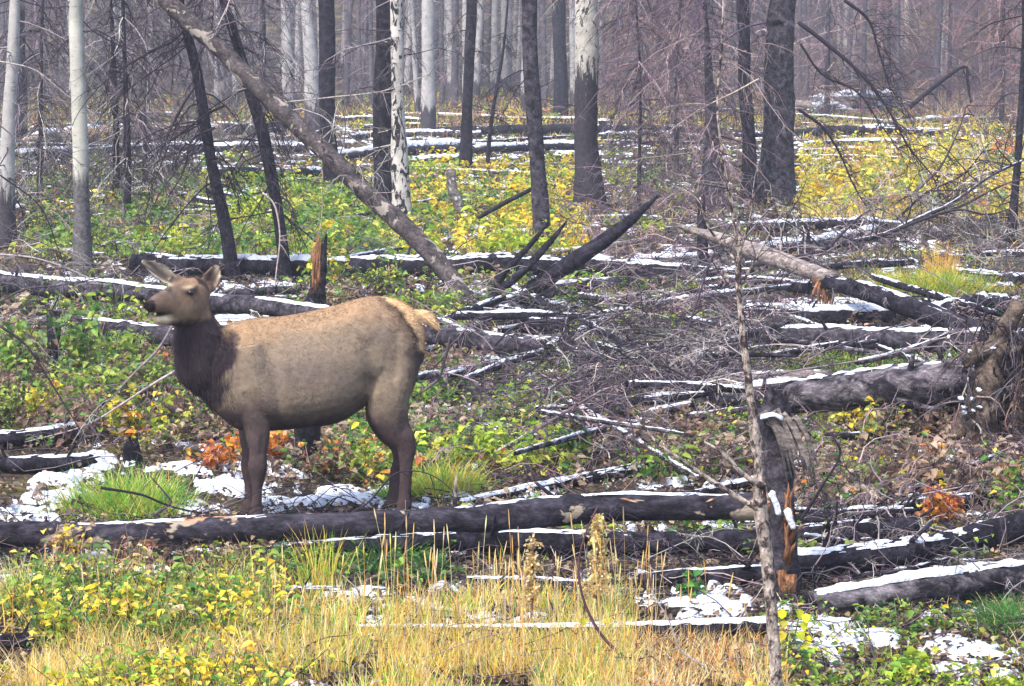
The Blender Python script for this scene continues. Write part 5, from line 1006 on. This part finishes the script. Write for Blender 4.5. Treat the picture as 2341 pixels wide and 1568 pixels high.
for i, (u, v_, h, w_, ns, L, pl, lb) in enumerate([
    (180, 905, 230, 110, 22, .085, GREEN, 'tall green broad leafed shrub at the left, reaching up to the log'),
    (30, 900, 170, 100, 20, .08, GREEN, 'green leafed shrub cut by the left edge'),
    (95, 960, 90, 70, 14, .07, mixpal((YEL, 2), (LIME, 1)), 'shrub with yellow leaves among the green at left'),
    (300, 1010, 130, 120, 26, .06, mixpal((YEL, 3), (LIME, 2), (GREEN, 1)), 'yellow and lime shrub below the chest of the elk'),
    (410, 990, 110, 90, 26, .05, mixpal((BRN, 3), (GREEN, 1), (ORG, 1)), 'brown seedy shrub close to the elk chest'),
    (480, 1075, 66, 60, 12, .06, ORG, 'small orange leafed plant left of the elk fore legs'),
    (535, 1060, 70, 50, 12, .07, mixpal((ORG, 2), (YEL, 1)), 'bright orange leafed plant touching the elk fore leg'),
    (636, 1060, 90, 56, 14, .07, mixpal((ORG, 3), (YEL, 1)), 'bright orange leafed plant just right of the elk fore leg'),
    (745, 1100, 100, 90, 22, .055, mixpal((BRN, 3), (ORG, 1)), 'brown and pinkish leafed plant under the elk belly'),
    (875, 1060, 90, 50, 14, .06, mixpal((YEL, 2), (ORG, 2)), 'yellow orange plant in front of the elk hind leg'),
    (1310, 1060, 100, 90, 18, .08, mixpal((pal([(160, 160, 110)], .7), 3), (GREEN, 1)), 'dull olive shrub standing right of the elk in brush'),
    (1135, 1065, 34, 44, 8, .05, ORG, 'tiny orange plant between the elk and the snowy branch'),
    (2130, 1060, 60, 50, 12, .055, ORG, 'orange leafed plant under the pitch black log end'),
    (2280, 1130, 80, 50, 12, .06, ORG, 'orange plant near the right edge above the blotchy log'),
    (2135, 1195, 90, 50, 14, .055, mixpal((ORG, 3), (YEL, 1)), 'tall orange plant behind the rounded log end'),
    (2180, 1185, 50, 30, 8, .05, ORG, 'small red orange plant right of the tall orange one'),
    (1935, 1110, 60, 50, 10, .05, mixpal((YEL, 2), (GREEN, 1)), 'small yellow plant right of the split stump'),
    (1975, 1010, 90, 150, 26, .055, mixpal((YEL, 2), (GREEN, 1), (BRN, 1)), 'yellow brown shrub beneath the biggest log'),
    (165, 1300, 110, 70, 20, .04, mixpal((pal([(190, 160, 130), (215, 190, 160)], .7), 3), (YEL, 1)), 'dry brown flowering weed against the left of the foreground log'),
    (315, 1300, 80, 60, 16, .035, pal([(200, 175, 160), (225, 210, 200), (190, 120, 110)], .7), 'dry pinkish weed against the foreground log'),
    (300, 1470, 130, 160, 44, .045, mixpal((LIME, 3), (YEL, 2)), 'dense lime green shrub in the lower left'),
    (480, 1440, 120, 150, 44, .045, mixpal((GREEN, 2), (LIME, 3)), 'fresh green shrub right of the dense lime one'),
    (130, 1500, 130, 130, 34, .045, mixpal((LIME, 2), (YEL, 1), (GREEN, 1)), 'green shrub next to the dark log at lower left'),
    (310, 1590, 70, 90, 12, .075, pal([(215, 215, 40), (235, 220, 40)], .85), 'big leafed acid yellow seedling at the bottom left'),
    (130, 1450, 60, 60, 10, .07, pal([(235, 215, 50)], .85), 'bright yellow leaf sprig over the dark log at lower left'),
    (2070, 1560, 60, 90, 8, .065, LIME, 'small green round leafed seedling at the lower right'),
    (1575, 1370, 50, 50, 7, .06, DKGR, 'small dark green leafed plant left of the split stump'),
    (740, 660, 130, 90, 22, .08, mixpal((LIME, 2), (YEL, 2), (GREEN, 1)), 'yellow green sapling beside the orange stump'),
    (890, 680, 100, 80, 16, .07, mixpal((LIME, 2), (GREEN, 2)), 'green leafy stems behind the elk rump')]):
    shrub(u, v_, h, w_, ns, L, pl, lb, seed=300 + i, name='leafy_shrub', group='leafy shrubs')
# dry flowering weeds, cream seed clusters up a stalk
def weed(u, v0, v1, y, wpx, label, seed, n=900):
    rs = np.random.RandomState(seed); g = ground(u, v0); y = g[1]; c = np.array(g); top = at_y(u + 6, v1, y); root = empty('dry_weed', c, label, 'weed', None); k = y / F
    s_ = Acc(); limb(s_, catmull([c, (c + top) / 2 + [.01, 0, 0], top], 10), np.linspace(.007, .003, 10), 6, .1, seed, BRN[0]); 
    nb = 40; f = rs.uniform(.25, 1, nb); P = curved(nb, c + (top - c) * f[:, None], rot_dir(rs.uniform(0, 6.28, nb), rs.uniform(.5, 1.1, nb)), wpx * k * rs.uniform(.4, .8, nb) * np.sin(np.clip((1.08 - f) * 2.4, .25, 1.57)), 5, .3, .06, rs)
    tubes(s_, P, taper(.003, .5, nb, 5), pick(BRN, nb, .2, rs), 3); s_.out('stem', M['twig'], root)
    a = Acc(); i = rs.randint(0, nb, n); j = rs.randint(1, 5, n); pos = P[i, j] + rs.randn(n, 3) * .014; LL = rs.uniform(.012, .03, n)
    leaves(a, pos, rs.uniform(0, 6.28, n), rs.uniform(-1, 1.2, n), LL, LL * .8, pick(pal([(225, 195, 140), (240, 220, 180), (215, 190, 140), (236, 215, 130), (190, 165, 130)], 1.0), n, .2, rs), roll=rs.randn(n)); a.out('seed_heads', M['leaf'], root)
weed(1362, 1430, 1185, 0, 62, 'tall dry weed with cream seed clusters standing before the foreground log', 1, 1000)
weed(1212, 1440, 1218, 0, 40, 'dry weed with drooping tan seed head left of the taller cream one', 2, 420)
# ------------------------------------------------------------ sprigs with round yellow leaves
def sprig(pts, y, lv, label, seed, L=.055, r=.006):
    rs = np.random.RandomState(seed); P = catmull([at_y(u, v_, y) for u, v_ in pts], 16); root = empty('aspen_sprout', P[0], label, 'sprout')
    s_ = Acc(); limb(s_, P, np.linspace(r, r * .4, 16), 6, .1, seed, TW_GREY[1]); s_.out('stem', M['twig'], root)
    pos = np.array([at_y(u, v_, y - .02) for u, v_ in lv]); n = len(pos); a = Acc(); LL = L * rs.uniform(.85, 1.2, n)
    leaves(a, pos + [0, 0, .02], rs.uniform(-2.2, -.9, n), rs.uniform(-1.3, -.7, n), LL, LL * .95, pick(pal([(222, 215, 40), (235, 225, 60), (205, 205, 45)], .9), n, .06, rs), .12, .1, roll=rs.randn(n) * .25); a.out('leaves', M['leaf'], root)
sprig([(1530, 1600), (1480, 1520), (1440, 1460), (1400, 1410)], 13.6, [(1390, 1420), (1412, 1448), (1438, 1440), (1462, 1466), (1450, 1492), (1478, 1500), (1492, 1530), (1510, 1545), (1425, 1470), (1470, 1530)], 'low sprout of round yellow leaves left of the lichened sapling', 1)
sprig([(1800, 1600), (1805, 1500), (1820, 1440), (1830, 1390)], 13.3, [(1790, 1400), (1792, 1425), (1788, 1450), (1826, 1400), (1835, 1428), (1842, 1410), (1828, 1450), (1850, 1460), (1838, 1480), (1800, 1490), (1818, 1520), (1795, 1540)], 'sprout of round yellow leaves right against the lichened sapling', 2)
sprig([(1300, 1600), (1310, 1540), (1400, 1500)], 13.2, [(1388, 1545), (1330, 1420), (1480, 1545), (1440, 1540)], 'few loose yellow leaves at the bottom centre', 3, .045)
# ------------------------------------------------------------ foreground sapling and stems
ys_ = 12.3
def twigtree(label, pts, name, mat, branches, jag=.02, pl=TW_GREY, rough=.16, cat='sapling', twn=0):
    P = np.array([at_y(u, v_, y) for u, v_, w_, y in pts]); R = np.array([w_ / 2 * y / F for u, v_, w_, y in pts]); D = catmull(np.column_stack([P, R]), max(20, int(len(pts) * 14)))
    root = empty(name, [P[0][0], P[0][1], float(gz(P[0][0], P[0][1]))], label, cat); a = Acc(); limb(a, D[:, :3], D[:, 3], 14, rough, 5, None, (0, jag)); a.out('trunk', M[mat], root)
    for k, (bp, w0, w1, yy, nt_) in enumerate(branches):
        Q_ = catmull([at_y(u, v_, yy) for u, v_ in bp], 20); b = Acc(); limb(b, Q_, np.linspace(w0, w1, 20) / 2 * yy / F, 8, .2, 60 + k); 
        o = b.out('branch', M[mat], root)
        if nt_:
            t_ = Acc(); rs = np.random.RandomState(k + 7); i = rs.randint(3, 20, nt_); branchwork(t_, Q_[i], rs.uniform(0, 6.28, nt_), rs.uniform(-.3, 1.2, nt_), rs.uniform(.08, .3, nt_), .0028, pl, 3, .1, rs=rs, third=False, rmin=.0015); oo = t_.out('twigs', M['twig'], root)
            oo.parent = o; 
            oo.location = (0, 0, 0)
            # twigs are vertices relative to root, as the branch is
    return root
bark_m = bark('lichened_sapling_bark', (.06, .045, .05), (.48, .41, .36), .49, .05, None, (1, 1, .6), 26)
M['sapling'] = bark_m
twigtree('thin lichened sapling standing upright in the right foreground, one limb reaching left', [(1778, 1680, 29, ys_), (1774, 1560, 28, ys_), (1764, 1420, 30, ys_), (1754, 1280, 32, ys_), (1740, 1180, 36, ys_), (1734, 1080, 24, ys_), (1722, 960, 22, ys_), (1708, 850, 20, ys_), (1696, 740, 17, ys_), (1688, 640, 14, ys_), (1688, 590, 12, ys_)],
    'sapling', 'sapling', [([(1735, 1165), (1660, 1120), (1570, 1060), (1500, 1010), (1455, 950)], 13, 5, ys_ - .02, 10), ([(1748, 1112), (1700, 1085), (1650, 1035), (1610, 1010)], 14, 5, ys_ - .03, 6),
     ([(1688, 600), (1650, 560), (1615, 510), (1600, 450)], 8, 4, ys_, 10), ([(1688, 590), (1690, 520), (1668, 440), (1640, 340)], 10, 4, ys_ + .02, 14), ([(1690, 580), (1715, 500), (1722, 430)], 7, 3, ys_, 8), ([(1700, 640), (1740, 570), (1790, 480)], 5, 3, ys_, 8),
     ([(1686, 560), (1660, 400), (1640, 250), (1650, 100), (1655, -40)], 6, 4, ys_ + .1, 20)], name if False else .02)
twigtree('charred split stump with orange splinters behind the lichened sapling', [(1800, 1400, 84, 14.6), (1796, 1330, 66, 14.6), (1790, 1240, 62, 14.6), (1784, 1120, 66, 14.6), (1778, 1030, 74, 14.6), (1770, 960, 84, 14.6), (1764, 925, 78, 14.6)], 'split_stump', 'char_grey', [], .12, rough=.2, cat='stump')
sp_root = [o for o in sc.objects if o.name.startswith('split_stump')][0]
a = Acc(); rs = np.random.RandomState(2)
for k in range(11):
    u = rs.uniform(1788, 1806); v_ = rs.uniform(1170, 1310); p = at_y(u, v_, 14.48); limb(a, [p, p + [rs.uniform(-.01, .03), -.02, .08], p + [rs.uniform(-.02, .05), -.03, rs.uniform(.12, .26)]], [.02, .015, .003], 5, .3, k)
for k in range(4):
    u = rs.uniform(1785, 1808); p = at_y(u, 1300 + rs.uniform(0, 20), 14.48); limb(a, [p, p + [.01, -.03, -.06], p + [.02, -.03, -.13]], [.03, .022, .004], 6, .3, k + 40)
a.out('splinters', M['orange_wood'], sp_root)
a = Acc()
for k in range(16):
    u = 1738 + k * 5; p = at_y(u, 955 + rs.uniform(-10, 25), 14.48); limb(a, [p, p + [.02, -.01, .03], p + [.09, -.02, -rs.uniform(.05, .18)], p + [.14, -.02, -rs.uniform(.2, .36)]], [.02, .018, .014, .004], 5, .3, k)
a.out('splinters', M['grey_wood'], sp_root)
def blob_snow(acc, c, rx, ry, rz, seed):
    n1, n2 = 14, 9; V = []
    for i in range(n2):
        t = i / (n2 - 1) * math.pi
        for j in range(n1):
            p = j / n1 * 2 * math.pi; s_ = 1 + 1.5 * (vnoise(np.array([3 + 3.1 * math.cos(p) * math.sin(t) + seed]), np.array([5 + 3.1 * math.sin(p) + math.cos(t) * 1.5]), seed)[0] - .5)
            V.append(c + np.array([rx * math.sin(t) * math.cos(p), ry * math.sin(t) * math.sin(p), rz * math.cos(t)]) * s_)
    i = np.arange(n2 - 1)[:, None] * n1; j = np.arange(n1)[None]; k = (j + 1) % n1
    acc.add(np.array(V), np.stack([i + j, i + n1 + j, i + n1 + k, i + k], -1).reshape(-1, 4))
for k, pts in enumerate([[(1738, 958), (1765, 950), (1790, 962)], [(1764, 1120), (1776, 1150), (1782, 1180)], [(1800, 1160), (1808, 1185), (1818, 1210)]]):
    snow_cap(catmull([at_y(u, v_, 14.44) for u, v_ in pts], 8), np.linspace(.022, .016, 8), .62, 500 + k, sp_root, .02, 1.3, .5)
# curved stems in the very foreground
bough('reddish curved twig arching up from the bottom right of centre', [(1640, 1640), (1510, 1560), (1400, 1480), (1345, 1400), (1322, 1310), (1335, 1230), (1365, 1160)], 12.9, .010, .004, pal([(110, 80, 90)]), 5, .1, seed=41)
bough('thin pale stem leaning across the dry grass at the bottom', [(1700, 1600), (1640, 1540), (1560, 1490), (1530, 1420), (1500, 1370)], 12.8, .007, .003, TW_GREY, 5, .12, seed=42)
bough('dark twig arching over the snow before the elk fore legs', [(140, 1210), (350, 1190), (520, 1160), (600, 1120), (740, 1105), (800, 1130), (850, 1165)], 16.45, .006, .003, TW_DARK, 5, .15, seed=43)
bough('dark twig arching across the elk hind legs', [(760, 1200), (840, 1150), (900, 1085), (960, 1078), (1010, 1100), (1050, 1140)], 16.45, .007, .003, TW_DARK, 7, .15, seed=44)
bough('dark forked twig lying on the bright green tuft', [(230, 1115), (320, 1130), (370, 1150), (420, 1165), (510, 1180)], 16.6, .010, .004, TW_DARK, 4, .15, seed=45)
bough('dark stem curving off the bright green tuft', [(350, 1180), (390, 1150), (380, 1130), (345, 1090)], 16.6, .009, .004, TW_DARK, 2, .1, seed=46)
bough('thin dark branch leaning right of the split stump', [(1830, 1190), (1880, 1110), (1920, 1040), (1900, 990)], 15.6, .012, .004, TW_DARK, 8, .25, seed=47)
bough('long thin bent twig arching over the biggest log', [(1620, 880), (1800, 850), (1990, 820), (2100, 795), (2230, 790)], 21.5, .010, .005, TW_GREY, 14, .3, seed=48)
bough('thin twig rising toward the root plate over the level log', [(1850, 815), (2000, 760), (2100, 730), (2190, 700)], 21.8, .009, .004, TW_GREY, 8, .3, seed=49)
bough('twig running down right from the broken trunk', [(2190, 700), (2260, 720), (2330, 740)], 21.8, .008, .004, TW_GREY, 4, .2, seed=50)
bough('low curved twig in front of the biggest log', [(1620, 895), (1800, 885), (1980, 860), (2150, 860)], 20.8, .008, .004, TW_DARK, 12, .3, seed=51)
bough('dark bent stem behind the elk rump', [(1030, 770), (1015, 830), (1000, 870), (960, 900)], 19.4, .012, .005, TW_DARK, 4, .2, seed=52)
bough('upright dark stem in the brush right of the elk', [(1570, 760), (1590, 700), (1640, 560), (1700, 480)], 24., .012, .005, TW_DARK, 18, .5, seed=53)
bough('upright bare stem behind the snowy slanting branch', [(1440, 1120), (1455, 1060), (1440, 960), (1400, 880), (1360, 800)], 18.2, .008, .004, TW_MAUVE, 22, .35, seed=54)
bough('mauve fallen branch in the brush right of the elk', [(1080, 1065), (1180, 1010), (1280, 950), (1380, 890)], 19.2, .022, .008, TW_MAUVE, 22, .4, seed=55, snow=.3)
bough('curved grey branch resting on the level log right of the elk rump', [(1130, 790), (1180, 745), (1260, 735), (1330, 760), (1440, 850)], 24.5, .014, .006, TW_GREY, 20, .5, seed=56)
for k, (p, y) in enumerate([([(2090, 440), (2150, 380), (2190, 300), (2210, 240)], 33.), ([(2050, 500), (2120, 440), (2200, 400), (2260, 330)], 32.), ([(2120, 500), (2200, 470), (2300, 420), (2400, 400)], 31.5), ([(2060, 520), (2180, 480), (2260, 490), (2330, 470)], 30.5), ([(1900, 560), (1960, 500), (1990, 480)], 30.3)]):
    bough(['dark curved stem rising before the yellow grass', 'long upswept dark stem in the grey limb pile', 'pale limb pointing to the right edge', 'low grey limb curling over the pile at right', 'short pale stick leaning on the snowy thin log'][k], p, y, .020, .008, TW_GREY if k > 1 else TW_DARK, 12, .6, seed=60 + k)
# ------------------------------------------------------------ stumps and root plate
def stump(label, pts, mat, seed, jag=.25, spl=None, nsp=0, snow=None, name='stump'):
    P = np.array([at_y(u, v_, y) for u, v_, w_, y in pts]); R = np.array([w_ / 2 * y / F for u, v_, w_, y in pts]); D = catmull(np.column_stack([P, R]), 26)
    root = empty(name, P[0], label, 'stump'); a = Acc(); limb(a, D[:, :3], D[:, 3], 14, .25, seed, None, (0, jag)); rs = np.random.RandomState(seed)
    for k in range(5): 
        az = rs.uniform(0, 6.28); q = D[1, :3] + np.outer(np.linspace(0, 1, 5), [math.cos(az) * R[0] * 2.4, math.sin(az) * R[0] * 2.4, -.05]); limb(a, q, np.linspace(.45, .12, 5) * R[0], 7, .2, seed + k)
    a.out('trunk', M[mat], root)
    if nsp:
        s_ = Acc()
        for k in range(nsp):
            j = rs.randint(8, 24); p = D[j, :3] + [rs.uniform(-.8, .2) * D[j, 3], -D[j, 3] * .8, 0]; limb(s_, [p, p + [0, 0, .12], p + [rs.uniform(-.05, .05), 0, rs.uniform(.2, .4)]], [.03, .022, .004], 5, .3, seed + k + 30)
        s_.out('splinters', M[spl], root)
    return root
ysf = float(ground(715, 708)[1])
stump('small broken stump with a bright orange splintered side, behind the back of the elk', [(712, 712, 60, ysf), (722, 680, 44, ysf), (728, 640, 36, ysf), (734, 605, 30, ysf), (736, 575, 20, ysf)], 'char', 3, .25, 'orange_wood', 16)
yl = float(ground(128, 875)[1])
stump('black burnt stump among green shrubs at the left', [(128, 880, 40, yl), (126, 830, 36, yl), (124, 780, 36, yl), (122, 730, 34, yl)], 'char', 8, .1)
b = Acc(); rs = np.random.RandomState(5); c = at_y(122, 728, yl); nb = 30
branchwork(b, np.repeat(c[None], nb, 0) + rs.randn(nb, 3) * .05, rs.uniform(0, 6.28, nb), rs.uniform(-.6, .9, nb), rs.uniform(.3, .8, nb), .007, TW_GREY, 4, .4, rs=rs)
tag(b.out('twig_bundle', M['twig']), 'spray of bare twigs on top of the black burnt stump at left', 'twigs')
y2 = float(ground(1610, 640)[1])
stump('thin dark post like snag behind the tan broken trunk', [(1610, 650, 26, y2), (1608, 600, 26, y2), (1606, 540, 24, y2), (1604, 470, 16, y2)], 'char', 9, .2)
y2 = float(ground(1845, 610)[1])
stump('small black stump beside the short dark limb', [(1850, 622, 40, y2), (1846, 590, 30, y2), (1842, 550, 22, y2)], 'char', 10, .2)
y2 = float(ground(700, 1085)[1])
stump('dark burnt stump seen under the belly of the elk', [(700, 1080, 60, y2), (702, 1030, 54, y2), (704, 980, 60, y2), (704, 940, 60, y2)], 'char', 11, .1)
y2 = float(ground(300, 1060)[1])
stump('low dark brown stump near the yellow and lime shrub', [(305, 1068, 50, y2), (303, 1040, 42, y2), (300, 1015, 36, y2)], 'char', 12, .05)
# upturned root plate
yr = float(ground(2260, 1080)[1])
root = empty('root_plate', at_y(2280, 1080, yr), 'upturned root plate with clinging soil and hanging rootlets at the right edge', 'root plate')
a = Acc(); rs = np.random.RandomState(6)
for k, (pts, w0, w1) in enumerate([([(2230, 1090), (2250, 960), (2270, 850), (2300, 760), (2330, 690)], 90, 40), ([(2340, 1100), (2330, 980), (2345, 860), (2360, 780)], 100, 60), ([(2180, 1000), (2230, 930), (2290, 880), (2360, 860)], 50, 70), ([(2200, 830), (2250, 800), (2330, 800)], 30, 50), ([(2250, 1100), (2330, 1040), (2420, 1000)], 80, 90)]):
    Q_ = catmull([at_y(u, v_, yr - .1 + .12 * (k % 3)) for u, v_ in pts], 26); limb(a, Q_, np.linspace(w0, w1, 26) / 2 * yr / F, 16, .55, 90 + k)
a.out('soil', M['root'], root)
a = Acc(); nb = 170; u = rs.uniform(2200, 2400, nb); v_ = rs.uniform(700, 1060, nb); pb = np.array([at_y(uu, vv_, yr - rs.uniform(0, .25)) for uu, vv_ in zip(u, v_)])
branchwork(a, pb, rs.uniform(0, 6.28, nb), rs.uniform(-1.4, .2, nb), rs.uniform(.1, .42, nb), .009, mixpal((BRN, 1), (TW_GREY, 3), (TW_DARK, 2)), 5, .5, rs=rs); a.out('rootlets', M['twig'], root)
a = Acc()
for k in range(16): u0_ = rs.choice([2200, 2210, 2230, 2215, 2260]); blob_snow(a, at_y(u0_ + rs.randn() * 22, rs.choice([760, 790, 900, 930, 1050]) + rs.randn() * 14, yr - .22), rs.uniform(.008, .03), .03, rs.uniform(.006, .014), k)
a.out('snow_cap', M['snow'], root)
# pale rubble pile behind the boughs at the upper right
c = ground(1940, 262); root = empty('slash_pile', c, 'pile of pale bare logs and snow far behind the boughs at the upper right', 'log pile'); a = Acc(); rs = np.random.RandomState(8); k_ = c[1] / F
for k in range(26):
    x0 = rs.uniform(-170, 60) * k_; hgt = rs.uniform(.1, .9) * max(.25, 1 - abs(x0 + .5) / 3.6) * 1.5; p = c + [x0, rs.uniform(-.8, .8), hgt]; L = rs.uniform(.8, 2.6); sl = rs.uniform(-.35, .05)
    limb(a, [p, p + [L * .5, 0, sl * L * .5], p + [L, 0, sl * L]], np.array([1, .9, .7]) * rs.uniform(.05, .12), 9, .15, k)
a.out('logs', M['grey_wood'], root)
a = Acc()
for k in range(14): blob_snow(a, c + [rs.uniform(-2, 1.5), rs.uniform(-.9, -.2), rs.uniform(.2, .9)], rs.uniform(.2, .5), .3, rs.uniform(.05, .12), k)
a.out('snow_cap', M['snow'], root)
# ------------------------------------------------------------ haze in the far forest
me = bpy.data.meshes.new('haze'); x, y0, y1, z0, z1 = 340., -60., 520., -3., 75.
vs = [(sx, sy, sz) for sx in (-x, x) for sy in (y0, y1) for sz in (z0, z1)]
me.from_pydata(vs, [], [(0, 1, 3, 2), (4, 6, 7, 5), (0, 4, 5, 1), (2, 3, 7, 6), (0, 2, 6, 4), (1, 5, 7, 3)])
hz_ = bpy.data.objects.new('haze', me); sc.collection.objects.link(hz_); tag(hz_, 'thin bluish haze between the far trunks', 'haze', kind='stuff')
m = bpy.data.materials.new('haze'); m.use_nodes = True; n = m.node_tree.nodes; n.remove(n['Principled BSDF'])
pv = n.new('ShaderNodeVolumePrincipled'); pv.inputs['Color'].default_value = (.84, .88, 1, 1); pv.inputs['Density'].default_value = .0013; pv.inputs['Anisotropy'].default_value = .2
m.node_tree.links.new(pv.outputs[0], n['Material Output'].inputs['Volume']); me.materials.append(m)
